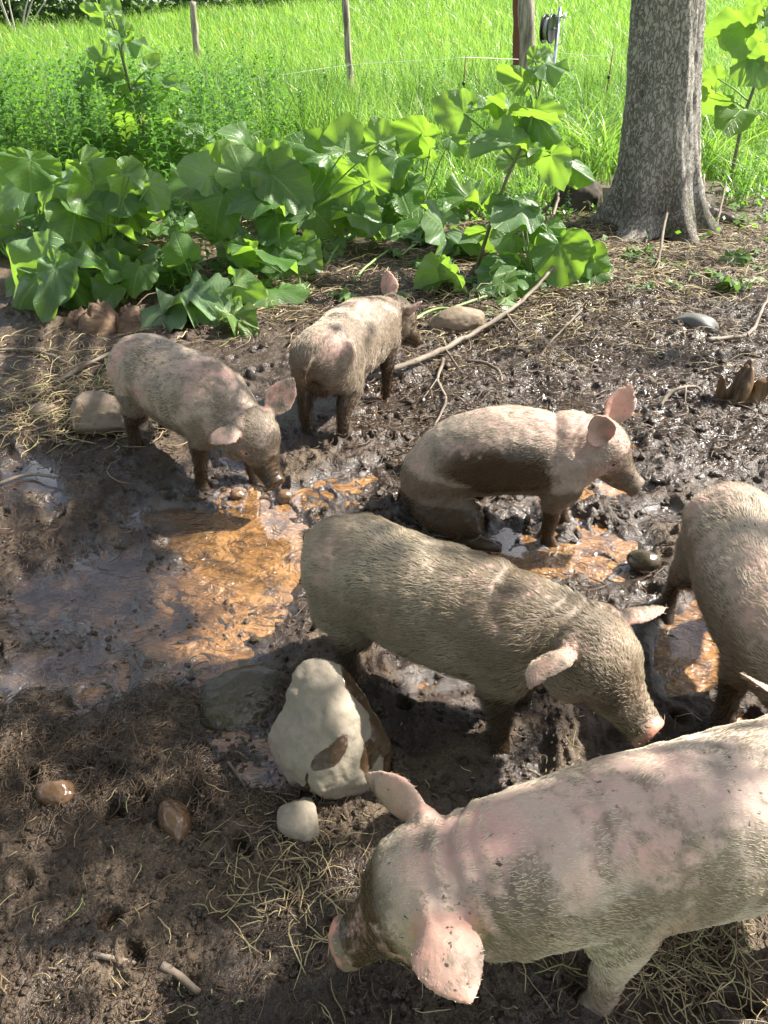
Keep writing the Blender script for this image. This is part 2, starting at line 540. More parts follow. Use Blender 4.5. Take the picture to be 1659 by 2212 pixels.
tag(mesh_np('meadow_ground', np.stack([X.ravel(), Y.ravel(), Zf.ravel()], 1), Q, [t.m]), kind='structure')
# ================================================================== pigs
def pig_material():
    t = NT('pig_skin')
    paint = t.N('Attribute', attribute_name='paint', attribute_type='GEOMETRY')
    sep = t.N('SeparateColor')
    t.L(paint.outputs['Color'], sep.inputs[0])
    mud, wet, pink = sep.outputs[0], sep.outputs[1], sep.outputs[2]
    n1 = t.noise(9, 5, 0.62)
    n2 = t.noise(38, 5, 0.6)
    n3 = t.noise(130, 3, 0.6)
    # clean skin: cream, rose and dusty areas
    skin = t.mix(t.ramp(t.noise(5.5, 3, 0.5), [(0.38, 0.0), (0.66, 1.0)]), (0.40, 0.32, 0.26), (0.49, 0.29, 0.245))
    skin = t.mix(pink, skin, (0.60, 0.24, 0.16))
    skin = t.mix(t.ramp(n1, [(0.42, 0.0), (0.62, 0.8)]), skin, (0.22, 0.185, 0.145))
    m0 = t.math('ADD', mud, t.math('MULTIPLY', t.math('SUBTRACT', n1, 0.5), 1.7))
    m1 = t.math('ADD', m0, t.math('MULTIPLY', t.math('SUBTRACT', n2, 0.5), 1.0))
    mf = t.mrange(m1, 0.40, 0.66)
    mudc = t.mix(t.ramp(n2, [(0.3, 0.0), (0.7, 1.0)]), (0.085, 0.058, 0.038), (0.20, 0.150, 0.108))
    wetc = t.mix(n2, (0.020, 0.012, 0.007), (0.085, 0.050, 0.024))
    w1 = t.mrange(t.math('ADD', wet, t.math('MULTIPLY', t.math('SUBTRACT', n1, 0.5), 0.8)), 0.4, 0.62)
    mudc = t.mix(w1, mudc, wetc)
    col = t.mix(mf, skin, mudc)
    # small splashes
    sp_ = t.ramp(t.noise(75, 3, 0.55), [(0.66, 0.0), (0.70, 1.0)])
    sp2 = t.math('MULTIPLY', sp_, t.ramp(t.noise(7, 2), [(0.42, 0.0), (0.55, 1.0)]))
    col = t.mix(sp2, col, (0.06, 0.045, 0.03))
    rough = t.math('SUBTRACT', 0.62, t.math('MULTIPLY', w1, 0.36))
    h = t.math('ADD', t.math('MULTIPLY', n2, 0.7), t.math('MULTIPLY', n3, 0.35))
    h = t.math('ADD', h, t.math('MULTIPLY', mf, 0.35))
    bm = t.bump(h, 0.6, 0.004)
    t.set(Base_Color=col, Roughness=rough, Normal=bm, Subsurface_Weight=0.12, Subsurface_Radius=(0.012, 0.004, 0.002), Subsurface_Scale=1.0)
    t.b.inputs['Specular IOR Level'].default_value = 0.45
    return t.m

def hair_material():
    t = NT('pig_bristle')
    paint = t.N('Attribute', attribute_name='paint', attribute_type='GEOMETRY')
    sep = t.N('SeparateColor')
    t.L(paint.outputs['Color'], sep.inputs[0])
    c = t.mix(sep.outputs[0], (0.56, 0.48, 0.35), (0.24, 0.185, 0.12))
    c = t.mix(sep.outputs[1], c, (0.07, 0.045, 0.025))
    t.set(Base_Color=c, Roughness=0.42)
    return t.m

def simple_mat(name, col, rough=0.5, **kw):
    t = NT(name)
    t.set(Base_Color=col, Roughness=rough, **kw)
    return t.m

PIG_M, HAIR_M = pig_material(), hair_material()
EYE_M = simple_mat('pig_eye', (0.012, 0.008, 0.006), 0.06)

def rotm(yaw=0, pitch=0, roll=0):
    """columns are the rotated axes; positive pitch lowers +X"""
    return np.array(Euler((roll, pitch, yaw), 'XYZ').to_matrix())

def ear_geo(geo, base, d, face, length, width, curl=0.0, cup=0.35, tip_bend=0.0, th=0.0040):
    """a pig's ear: from base along d, its hollow side towards face"""
    d = np.asarray(d, float); d /= np.linalg.norm(d)
    f = np.asarray(face, float); f = f - d * f.dot(d); f /= np.linalg.norm(f)
    w = np.cross(f, d)
    ns, nt = 15, 11
    s = np.linspace(-0.07, 1, ns)
    tt = np.linspace(-1, 1, nt)
    prof = np.interp(s, [-0.07, 0, 0.15, 0.35, 0.55, 0.75, 0.88, 0.96, 1.0], [0.34, 0.46, 0.80, 1.0, 0.92, 0.66, 0.38, 0.17, 0.02]) * width / 2
    S, T = np.meshgrid(s, tt, indexing='ij')
    W = prof[:, None] * T
    ang = curl * np.clip(S, 0, 1) ** 1.6
    along = np.cumsum(np.vstack([np.zeros((1, nt)), np.cos(ang[1:])]), 0) / (ns - 1) * length * 1.07 - 0.07 * length
    lift = np.cumsum(np.vstack([np.zeros((1, nt)), np.sin(ang[1:])]), 0) / (ns - 1) * length * 1.07
    cupz = cup * np.abs(T) ** 1.7 * prof[:, None] * np.interp(S, [0, 0.3, 1], [1.9, 1.1, 0.35 + tip_bend])
    base = np.asarray(base, float)
    mid = base + along[..., None] * d + (lift + cupz)[..., None] * f + (W * np.interp(S, [0, 0.35, 1], [0.72, 0.95, 1.0]))[..., None] * w
    n = np.cross(np.gradient(mid, axis=0), np.gradient(mid, axis=1))
    n /= np.linalg.norm(n, axis=2)[..., None] + 1e-9
    thk = th * np.interp(S, [-0.07, 0.1, 1.0], [1.9, 1.25, 0.85])[..., None] * np.interp(np.abs(T), [0, 1], [1, 0.72])[..., None]
    A = (mid + n * thk).reshape(-1, 3)
    B = (mid - n * thk).reshape(-1, 3)
    V = np.vstack([A, B])
    m = ns * nt
    i, j = np.meshgrid(np.arange(ns - 1), np.arange(nt - 1), indexing='ij')
    q = np.stack([i * nt + j, (i + 1) * nt + j, (i + 1) * nt + j + 1, i * nt + j + 1], -1).reshape(-1, 4)
    Q = [q, q[:, ::-1] + m]
    ring = [(0, k) for k in range(nt)] + [(k, nt - 1) for k in range(1, ns)] + [(ns - 1, k) for k in range(nt - 2, -1, -1)] + [(k, 0) for k in range(ns - 2, 0, -1)]
    r = np.array([a * nt + b for a, b in ring])
    r2 = np.roll(r, -1)
    Q.append(np.stack([r, r2, r2 + m, r + m], 1))
    geo.add(V, np.vstack(Q))
    return mid.reshape(-1, 3), n.reshape(-1, 3) * 1.0

def build_pig(label, loc, rz, S=0.75, bend=0.0, head=(0, 0, 0), head_pos=(0.46, 0, 0.375), sit=0.0, rump_drop=0.0,
              legs=None, ears=None, tail=None, mudf=None, lift=0.05, body=None, broad=1.22, hscale=1.0, hair_n=26000, voxel=0.0052, fat=1.0, hair_len=1.0, hair_lift=0.35, neck_drop=0.0):
    g = Geo()
    body_default = body is None
    body = body or [(-0.440, .365, .030, .035), (-0.425, .368, .078, .085), (-0.375, .368, .120, .128), (-0.27, .365, .140, .150), (-0.13, .352, .147, .160),
            (0.02, .344, .148, .164), (0.16, .350, .142, .160), (0.27, .360, .128, .142)]
    P, Rr = [], []
    def lz(z):
        return z * (1 + lift / .25) if z < .25 else z + lift
    body = [(x, z + lift, w, h) for x, z, w, h in body]
    head_pos = (head_pos[0], head_pos[1], head_pos[2] + lift)
    for x, z, w, h in body:
        P.append([x, bend * max(0, x + 0.1) ** 2, z]); Rr.append([w * fat, h * (1 + (fat - 1) * .6)])
    P = np.array(P[:-1]); Rr = Rr[:-1]
    hm = rotm(*head)
    HS = np.array([.83, 1.06, 1.03]) * hscale
    HM = hm * HS
    hp = np.array(head_pos, float)
    if sit:
        piv = np.array([0.20, 0, 0.35 + lift])
        k = np.clip((piv[0] - P[:, 0]) / 0.2, 0, 1)
        Q = (P - piv) @ rotm(0, -sit).T + piv
        P = P * (1 - k[:, None]) + Q * k[:, None]
    # neck joins the trunk to the head
    p_end = P[-1]
    b0 = hp + rotm(head[0] * .6, head[1] * .25) @ np.array([-0.10, 0, -0.012])
    mid = (p_end + b0) / 2 + np.array([0, 0, 0.006 - neck_drop])
    P = np.vstack([P, mid, b0, hp])
    Rr = Rr + [[.130 * fat, .140], [.110 * broad / 1.1, .118], [.084 * broad / 1.1, .092]]
    tube(g, P, Rr, nseg=28, spans=4, side=(0, 1, 0))
    # withers and ham masses
    # head
    hst = [(-0.07, .004, .074, .080), (0.0, .004, .082, .086), (0.055, -.006, .078, .080), (0.105, -.026, .061, .064), (0.155, -.043, .0485, .052),
           (0.205, -.054, .0405, .043), (0.245, -.060, .0375, .0385), (0.262, -.061, .0405, .0400), (0.274, -.061, .0385, .0375)]
    tube(g, [hp + HM @ np.array([x, 0, z]) for x, z, w, h in hst], [[w * HS[1] * (broad if x < .12 else (1 + broad) / 2), h * HS[2] * 1.06] for x, z, w, h in hst], nseg=24, spans=4, side=hm[:, 1])
    tube(g, [hp + HM @ np.array(p) for p in ((-0.02, 0, -.055), (0.06, 0, -.078), (0.13, 0, -.090), (0.19, 0, -.094), (0.222, 0, -.093))],
         [[.062, .050], [.052, .040], [.036, .030], [.026, .022], [.018, .015]], nseg=18, spans=3, side=hm[:, 1])
    for s in (-1, 1):
        blob(g, hp + HM @ np.array([0.015, s * .058 * broad, -.038]), (.066, .046, .062), hm)
        blob(g, hp + HM @ np.array([0.070, s * .048 * broad, .022]), (.036, .022, .022), hm)
        blob(g, hp + HM @ np.array([0.075, s * .050 * broad, -.022]), (.044, .024, .024), hm)
        blob(g, hp + HM @ np.array([-0.03, s * .055 * broad, .045]), (.035, .032, .032), hm)
    # legs: (hip/shoulder, ... foot) polylines in body space
    def bodyp(p):
        p = np.array(p, float)
        if sit and p[0] < 0.05:
            piv = np.array([0.20, 0, 0.35 + lift])
            p = (p - piv) @ rotm(0, -sit).T + piv
        return p
    L = dict(fl=(0.0, 0.0), fr=(0.0, 0.0), hl=(0.0, 0.0), hr=(0.0, 0.0))
    if legs: L.update(legs)
    feet = []
    for key in ('fl', 'fr', 'hl', 'hr'):
        s = 1 if key[1] == 'l' else -1
        v = L[key]
        if key[0] == 'f':
            if len(v) == 2:
                fx, fy = v
                pts = [(0.20, s * .075, .36), (0.215, s * .095, .28), (0.195 + fx * .25, s * .092 + fy * .3, .215), (0.205 + fx * .6, s * .09 + fy * .6, .135),
                       (0.203 + fx * .9, s * .088 + fy * .9, .06), (0.215 + fx, s * .088 + fy, .022), (0.232 + fx, s * .088 + fy, -.01)]
            else: pts = v
            y0 = bend * 0.3 ** 2
            pts = [(a, b + y0, lz(c)) for a, b, c in pts]
            rr = [(.070, .105), (.058, .080), (.043, .052), (.031, .033), (.026, .027), (.029, .033), (.030, .036)]
        else:
            if len(v) == 2:
                fx, fy = v
                pts = [(-0.29, s * .070, .37), (-0.27, s * .095, .29), (-0.265 + fx * .2, s * .102 + fy * .2, .235), (-0.325 + fx * .5, s * .098 + fy * .5, .165),
                       (-0.335 + fx * .8, s * .094 + fy * .8, .095), (-0.318 + fx, s * .092 + fy, .03), (-0.298 + fx, s * .092 + fy, -.01)]
            else: pts = v
            rr = [(.078, .125), (.070, .112), (.055, .078), (.036, .040), (.027, .029), (.029, .033), (.030, .036)]
            if len(v) == 2 or not lift: pts = [(a, b, lz(c)) for a, b, c in pts]
            if sit: pts = [bodyp(pts[0])] + list(pts[1:])
        tube(g, pts, rr[:len(pts)], nseg=16, spans=4, side=(0, 1, 0))
        feet.append(pts[-1])
        # cloven toes
        e = np.array(pts[-1], float)
        for q in (-1, 1):
            blob(g, e + np.array([0.014, q * .014, .008]), (.026, .0145, .022))
    # shoulder blades and hips
    if not sit and body_default:
        for s in (-1, 1):
            blob(g, (.175, s * .088 * fat, .360 + lift), (.080, .045, .100))
            blob(g, (-.315, s * .092 * fat, .385 + lift), (.085, .050, .095))
    # ears
    ear_pts = []
    E = ears or {}
    for s in (-1, 1):
        e = dict(d=(-0.25, s * .75, .60), face=(0.8, s * .35, .1), length=.155, width=.115, curl=0.5, cup=0.35)
        e.update(E.get(s, {}))
        base = hp + HM @ np.array([-0.028, s * .060 * broad, .056])
        mid, n = ear_geo(g, base, hm @ np.array(e['d'], float), hm @ np.array(e['face'], float), e['length'], e['width'], e['curl'], e['cup'])
        ear_pts.append(mid)
    if tail is not False:
        tp = bodyp((-0.435, 0, 0.44 + lift))
        c = tail or [(0, 0, 0), (-.03, .0, -.01), (-.05, .01, -.05), (-.045, .02, -.09), (-.04, .015, -.12)]
        tube(g, [tp + np.array([.03, 0, -.01])] + [tp + np.array(p) for p in c], [.014, .012, .009, .007, .006, .004], nseg=8, spans=3)
    for k in range(len(g.V)): g.V[k] = g.V[k] * S
    me, V, Nn = remesh(g, voxel, 9, 0.5)
    # local reshaping in head space
    Q = ((V / S - hp) @ hm) / HS
    off = np.zeros(len(V))
    hs = np.zeros_like(V)
    for s in (-1, 1):
        # nostrils
        dd = np.linalg.norm((Q - np.array([0.276, s * .0165, -.060])) / np.array([0.03, .0085, .0125]), axis=1)
        off -= 0.011 * np.exp(-dd ** 4)
        # eye socket and lids
        de = (Q - np.array([0.088, s * .064 * broad, .002])) / np.array([.022, .030, .012])
        r2 = (de ** 2).sum(1)
        off -= 0.006 * np.exp(-r2)
        off += 0.0035 * np.exp(-((np.sqrt(r2) - 1.55) / 0.35) ** 2) * (np.abs(Q[:, 1]) > .03)
        # mouth line
        dm = np.exp(-((Q[:, 2] + .078 + 0.10 * np.clip(0.2 - Q[:, 0], 0, .12)) / .0045) ** 2) * smooth(.07, .11, Q[:, 0]) * (np.abs(Q[:, 1]) > .006)
        off -= 0.0022 * dm
    # wrinkles over the snout and folds behind the jaw
    wr = np.sin(Q[:, 0] * 330 + noise3(Q, 30, 3) * 2) * smooth(.14, .19, Q[:, 0]) * (1 - smooth(.24, .262, Q[:, 0])) * smooth(-.09, -.04, Q[:, 2])
    off += 0.0011 * wr
    # folds of skin behind the ears and jaw
    fold = np.sin(Q[:, 0] * 150 + 2.5 * noise3(Q, 12, 8)) * smooth(-.19, -.13, Q[:, 0]) * (1 - smooth(-.05, -.01, Q[:, 0]))
    off += 0.0021 * fold * (1 - smooth(.075, .10, Q[:, 2])) * (1 - smooth(.09, .12, np.abs(Q[:, 1])))
    Bp = V / S
    off += 0.0050 * noise3(Bp, 11, 5) * (1 - smooth(.12, .36, Bp[:, 0])) + 0.0020 * noise3(Bp, 34, 6)
    # spine groove and flank hollow
    trunk = smooth(-.42, -.3, Bp[:, 0]) * (1 - smooth(.1, .3, Bp[:, 0]))
    if not sit:
        off += -0.004 * np.exp(-(Bp[:, 1] / .014) ** 2) * (Bp[:, 2] > .42 + lift) * trunk
        fl = np.exp(-(((Bp[:, 0] + .17) / .05) ** 2 + ((Bp[:, 2] - .30 - lift) / .06) ** 2))
        sh = np.exp(-(((Bp[:, 0] - .10) / .07) ** 2 + ((Bp[:, 2] - .33 - lift) / .09) ** 2))
        off -= 0.009 * fl + 0.004 * sh * (np.abs(Bp[:, 1]) > .0)
    off *= S
    V = V + Nn * off[:, None]
    me.vertices.foreach_set('co', V.astype(np.float32).ravel())
    me.update()
    n = len(me.vertices)
    Nn = np.zeros(n * 3, np.float32); me.vertices.foreach_get('normal', Nn); Nn = Nn.reshape(-1, 3)
    # paint: mud, wet, pink
    Bp = V / S
    Q = ((Bp - hp) @ hm) / HS
    ear = np.zeros(n)
    for mid in ear_pts:
        m2 = mid[::2]
        near = np.where(np.linalg.norm(Bp - m2.mean(0), axis=1) < .16)[0]
        d = np.min(np.linalg.norm(Bp[near][:, None] - m2[None], axis=2), axis=1)
        ear[near] = np.maximum(ear[near], 1 - smooth(.010, .022, d))
    snout = smooth(.238, .256, Q[:, 0] + .006 * noise3(Q, 60, 4)) * (np.linalg.norm(Q[:, 1:] - [0, -.06], axis=1) < .06)
    eye = np.zeros(n)
    for s in (-1, 1):
        eye = np.maximum(eye, np.exp(-(((Q - np.array([0.088, s * .064 * broad, .002])) / np.array([.024, .03, .016])) ** 2).sum(1)))
    mud, wet = mudf(Bp, Q, Nn, ear, snout)
    pink = np.clip(np.maximum.reduce([ear * .38, snout * .9, eye * .9]), 0, 1)
    mud = np.clip(mud * (1 - .75 * eye), 0, 1); wet = np.clip(wet, 0, 1)
    paint = np.stack([mud, wet, pink, np.ones(n)], 1)
    attr(me, 'paint', paint, 'FLOAT_COLOR')
    me.materials.clear(); me.materials.append(PIG_M)
    me.polygons.foreach_set('use_smooth', np.ones(len(me.polygons), bool))
    o = bpy.data.objects.new('pig', me)
    C.objects.link(o)
    o.location = loc; o.rotation_euler = (0, 0, rz)
    tag(o, label, 'pig', 'pigs wallowing in the mud')
    # eyes
    for s in (-1, 1):
        ge = Geo()
        blob(ge, (hp + HM @ np.array([0.0875, s * .0560 * broad, .002])) * S, np.array([.0125, .0125, .0115]) * S, hm, 14, 10)
        ge.build('eye', [EYE_M], o)
    # bristles
    tri = []
    nq = len(me.polygons)
    ls = np.zeros(nq, np.int32); me.polygons.foreach_get('loop_start', ls)
    vi = np.zeros(len(me.loops), np.int32); me.loops.foreach_get('vertex_index', vi)
    area = np.zeros(nq, np.float32); me.polygons.foreach_get('area', area)
    r_ = np.random.default_rng(int(abs(loc[0]) * 1000) + 5)
    a0, a1, a2 = vi[ls], vi[ls + 1], vi[ls + 2]
    headw = smooth(-.05, .02, Q[a0][:, 0]) * (1 - smooth(.2, .25, Q[a0][:, 0]))
    wgt = area * (0.35 + 0.9 * (Nn[a0][:, 2] > -.3)) * (1 + .6 * headw) * (1 - .9 * snout[a0]) * (Bp[a0][:, 2] > .05) * (1 - .5 * ear[a0])
    pick = r_.choice(nq, hair_n, p=wgt / wgt.sum())
    u, v = r_.random(hair_n), r_.random(hair_n)
    w = (u + v) > 1
    u[w], v[w] = 1 - u[w], 1 - v[w]
    root = V[a0[pick]] + (V[a1[pick]] - V[a0[pick]]) * u[:, None] + (V[a2[pick]] - V[a0[pick]]) * v[:, None]
    nn = Nn[a0[pick]].astype(float)
    ish = smooth(-.08, .0, Q[a0[pick]][:, 0])[:, None]
    flow = np.array([-1.0, 0, -0.35]) * (1 - ish) + (-hm[:, 0] + 0.3 * hm[:, 2]) * ish
    iear = ear[a0[pick]][:, None]
    flow = flow * (1 - iear) + (np.array([-.3, 0, .5]) + 0.9 * (root / S - hp)) * iear
    flow = flow + r_.normal(0, .22, (hair_n, 3)) + 0.5 * np.stack([noise3(root, 14, 9), noise3(root, 14, 10), noise3(root, 14, 11)], 1)
    flow -= nn * (flow * nn).sum(1)[:, None]
    flow /= np.linalg.norm(flow, axis=1)[:, None] + 1e-9
    ln = (0.017 * hair_len * S / .75 * r_.uniform(.6, 1.3, hair_n) * (1 - .45 * iear[:, 0]) * (1 - .35 * ish[:, 0]))[:, None]
    lift = hair_lift * (1 + .5 * ish)
    K = 4
    pts = np.zeros((hair_n, K, 3))
    for k in range(K):
        t = k / (K - 1)
        pts[:, k] = root - nn * .0008 + (flow * t + nn * (lift * t * (1.25 - .55 * t)) + np.array([0, 0, -.12]) * t * t) * ln
    hc = bpy.data.hair_curves.new('bristles')
    hc.add_curves([K] * hair_n)
    hc.attributes['position'].data.foreach_set('vector', pts.astype(np.float32).ravel())
    ra = hc.attributes.get('radius') or hc.attributes.new('radius', 'FLOAT', 'POINT')
    ra.data.foreach_set('value', np.tile(np.array([.42, .38, .28, .08]) * 1e-3, hair_n).astype(np.float32) * S / .75)
    pa = hc.attributes.new('paint', 'FLOAT_COLOR', 'CURVE')
    hp_ = paint[a0[pick]].copy()
    hp_[:, 0] = np.clip(smooth(.3, .8, hp_[:, 0] + .25 * noise3(root, 12, 2)) + r_.normal(0, .12, hair_n), 0, 1)
    pa.data.foreach_set('color', hp_.astype(np.float32).ravel())
    hc.materials.append(HAIR_M)
    ho = bpy.data.objects.new('bristles', hc)
    C.objects.link(ho)
    ho.parent = o
    ho['kind'] = 'stuff'
    return o

def world_heading(p, q):
    return math.atan2(q[1] - p[1], q[0] - p[0])

def blobf(P, c, r):
    return np.exp(-(((P - np.array(c)) / np.array(r)) ** 2).sum(1) ** 1.5)

# --- A: left pig, nose down in the puddle
def mudA(B, Q, N, ear, snout):
    z = B[:, 2]
    m = 1.0 - smooth(.22, .40, z) + .22
    m = np.maximum(m, .95 * smooth(.09, .16, Q[:, 0]) * (Q[:, 0] < .4))
    m = np.maximum(m, .62 * blobf(Q, (-.03, 0, .08), (.05, .05, .04)))
    w = np.maximum(1.2 * (1 - smooth(.20, .32, z)), .9 * smooth(.12, .2, Q[:, 0]))
    m = m + .27
    return m * (1 - .35 * ear), w

PIG_A = build_pig('pale pig at the left with speckled pink back, nosing the puddle beside the square stone', (-0.71, 2.565, -0.04), R(-40), S=0.86,
    bend=-0.25, head=(R(-4), R(38), R(-4)), head_pos=(0.42, -0.03, 0.315), neck_drop=0.0,
    legs=dict(fl=(0.06, 0.02), fr=(-0.06, 0.0), hr=(-0.01, 0), hl=(-0.05, 0)),
    ears={1: dict(d=(-.30, .62, .75), face=(.45, -.75, -.1), curl=.1, length=.18, width=.13), -1: dict(d=(.15, -.95, .05), face=(.35, .0, -.9), curl=.35, length=.15, width=.11)},
    mudf=mudA, hair_n=16000, hair_len=.8, fat=1.14)

# --- B: back pig seen from behind
def mudB(B, Q, N, ear, snout):
    z = B[:, 2]
    m = 1.22 - smooth(.30, .58, z) * .70
    m = np.maximum(m, 1.0 * blobf(B, (-.44, 0, .30), (.10, .09, .14)))
    m = np.maximum(m, .8 * smooth(.08, .16, Q[:, 0]))
    w = np.maximum(1.15 * (1 - smooth(.22, .34, z)), blobf(B, (-.44, 0, .28), (.09, .07, .12)))
    return m * (1 - .5 * ear), w

PIG_B = build_pig('golden-backed pig with its muddy rump turned, rooting by the fallen branch', (-0.15, 3.05, -0.04), R(72), S=0.86,
    bend=-0.5, head=(R(-40), R(34), R(4)), head_pos=(0.43, -0.10, 0.35),
    ears={1: dict(d=(-.35, .55, .80), face=(.7, .5, .2), curl=.1), -1: dict(d=(-.05, -.9, .45), face=(.8, -.2, -.3), curl=-.35)},
    mudf=mudB, hair_n=16000, fat=1.12)

# --- C: sitting pig
def mudC(B, Q, N, ear, snout):
    z, x = B[:, 2], B[:, 0]
    patch = blobf(B, (-.02, -.14, .36), (.24, .14, .12))
    m = np.maximum(1.1 * (1 - smooth(.24, .34, z)), 1.0 * patch)
    m = np.maximum(m, .9 * (1 - smooth(-.28, -.1, x)) * (z < .20))
    m = np.maximum(m, .70 * smooth(.02, .16, Q[:, 0])) + .12
    w = np.maximum(1.15 * (1 - smooth(.14, .22, z)), 1.0 * patch)
    return m * (1 - .35 * ear), w
s_ = -1
def hindsit(s):
    return [(-0.26, s * .080, .20), (-0.25, s * .115, .125), (-0.13, s * .145, .115), (-0.17, s * .150, .075), (-0.205, s * .155, .035), (-0.11, s * .160, .018), (-0.03, s * .162, .008)]
PIG_C = build_pig('pig sitting upright in the puddle with a raised pink ear and mud-caked flank', (0.41, 2.175, -0.03), R(-11), S=0.80,
    body=[(-.33,.07,.05,.05), (-.335,.12,.11,.11), (-.295,.22,.142,.15), (-.20,.325,.155,.165), (-.06,.375,.158,.178), (.08,.385,.150,.172), (.2,.375,.138,.155), (.27,.385,.124,.140)],
    head=(R(-14), R(27), 0), head_pos=(0.345, -0.01, 0.455), sit=R(0.01), lift=0.0, neck_drop=-.01,
    legs=dict(fl=(0.04, 0.0), fr=(-0.02, 0.0), hl=hindsit(1), hr=hindsit(-1)),
    ears={1: dict(d=(-.15, .35, .93), face=(.35, -.9, .1), curl=0.0, length=.175, width=.14, cup=.3), -1: dict(d=(-.55, -.45, .65), face=(.55, -.75, .2), curl=.25, length=.17, width=.13, cup=.5)},
    mudf=mudC, hair_n=20000, hair_len=.75, tail=False, fat=1.06)

# --- D: middle pig, all mud and bristles
def mudD(B, Q, N, ear, snout):
    z = B[:, 2]
    m = .70 + .5 * (1 - smooth(.18, .32, z)) - .25 * blobf(B, (-.28, -.05, .5), (.25, .12, .1))
    m = m - .15 * smooth(-.02, .05, Q[:, 0])
    w = 1.2 * (1 - smooth(.20, .33, z))
    return m * (1 - .35 * ear) * (1 - snout), np.maximum(w, .0)

PIG_D = build_pig('grey-brown bristly pig behind the boulder with a wet red snout and spread ears', (0.145, 1.38, -0.04), R(-31), S=0.86,
    bend=0.12, head=(R(-14), R(21), R(2)), hscale=1.08, head_pos=(0.40, 0.0, 0.385),
    legs=dict(fl=(0.02, 0.0), fr=(0.02, 0.0), hl=(0.03, 0), hr=(0.10, 0)),
    ears={1: dict(d=(.40, .88, -.02), face=(.5, -.3, -.7), curl=.15, length=.19, width=.085, cup=.55), -1: dict(d=(-.30, -.85, .20), face=(.75, -.1, -.8), curl=1.3, length=.18, width=.10, cup=.45)},
    mudf=mudD, hair_n=42000, hair_len=1.05, voxel=.0048, fat=1.10)

# --- E: pig cut by the right edge
def mudE(B, Q, N, ear, snout):
    z, y = B[:, 2], B[:, 1]
    m = 1.2 - smooth(.30, .52, z) * .78
    m = np.maximum(m, .9 * (1 - smooth(-.40, -.33, B[:, 0])) * (z < .40))
    return m * (1 - .35 * ear), .95 * (1 - smooth(.22, .36, z))
PIG_E = build_pig('pale pig at the right edge turned towards the bottom with dark mud-soaked legs', (0.915, 1.435, -0.04), R(-95), S=0.83,
    legs=dict(hr=(0.0, -0.04), fr=(0, -.01)),
    bend=0.0, head=(R(10), R(30), 0), head_pos=(0.46, 0.02, 0.35),
    ears={-1: dict(d=(-.35, -.9, .25), face=(.8, .0, -.5), curl=-.1, length=.20, width=.11), 1: dict()},
    mudf=mudE, hair_n=22000, fat=1.12)

# --- F: nearest pig, lower right
def mudF(B, Q, N, ear, snout):
    z = B[:, 2]
    m = .47 + .40 * (1 - smooth(.10, .28, z)) + .22 * noise3(B, 9, 8)
    m = np.maximum(m, .72 * smooth(-.03, .10, Q[:, 0]) * (1 - .6 * smooth(.25, .27, Q[:, 0])))
    m = np.maximum(m, .50 * blobf(Q, (-.03, 0, .07), (.07, .08, .05)))
    return m * (1 - .35 * ear), .75 * smooth(.03, .10, Q[:, 0]) * (Q[:, 0] < .24)
PIG_F = build_pig('large pink pig with dappled back filling the lower right corner', (0.545, 0.775, -0.02), R(194.5), S=0.93,
    bend=0.0, head=(R(-13), R(34), R(0)), head_pos=(0.525, 0.0, 0.375),
    ears={1: dict(d=(-.35, .9, -.05), face=(.3, .2, -.9), curl=.35, length=.14, width=.12), -1: dict(d=(.62, -.62, .22), face=(-.3, -.9, -.45), curl=.3, length=.155, width=.10, cup=.4)},
    mudf=mudF, hair_n=52000, voxel=.0042, hair_len=.55, hair_lift=.2, fat=1.02)
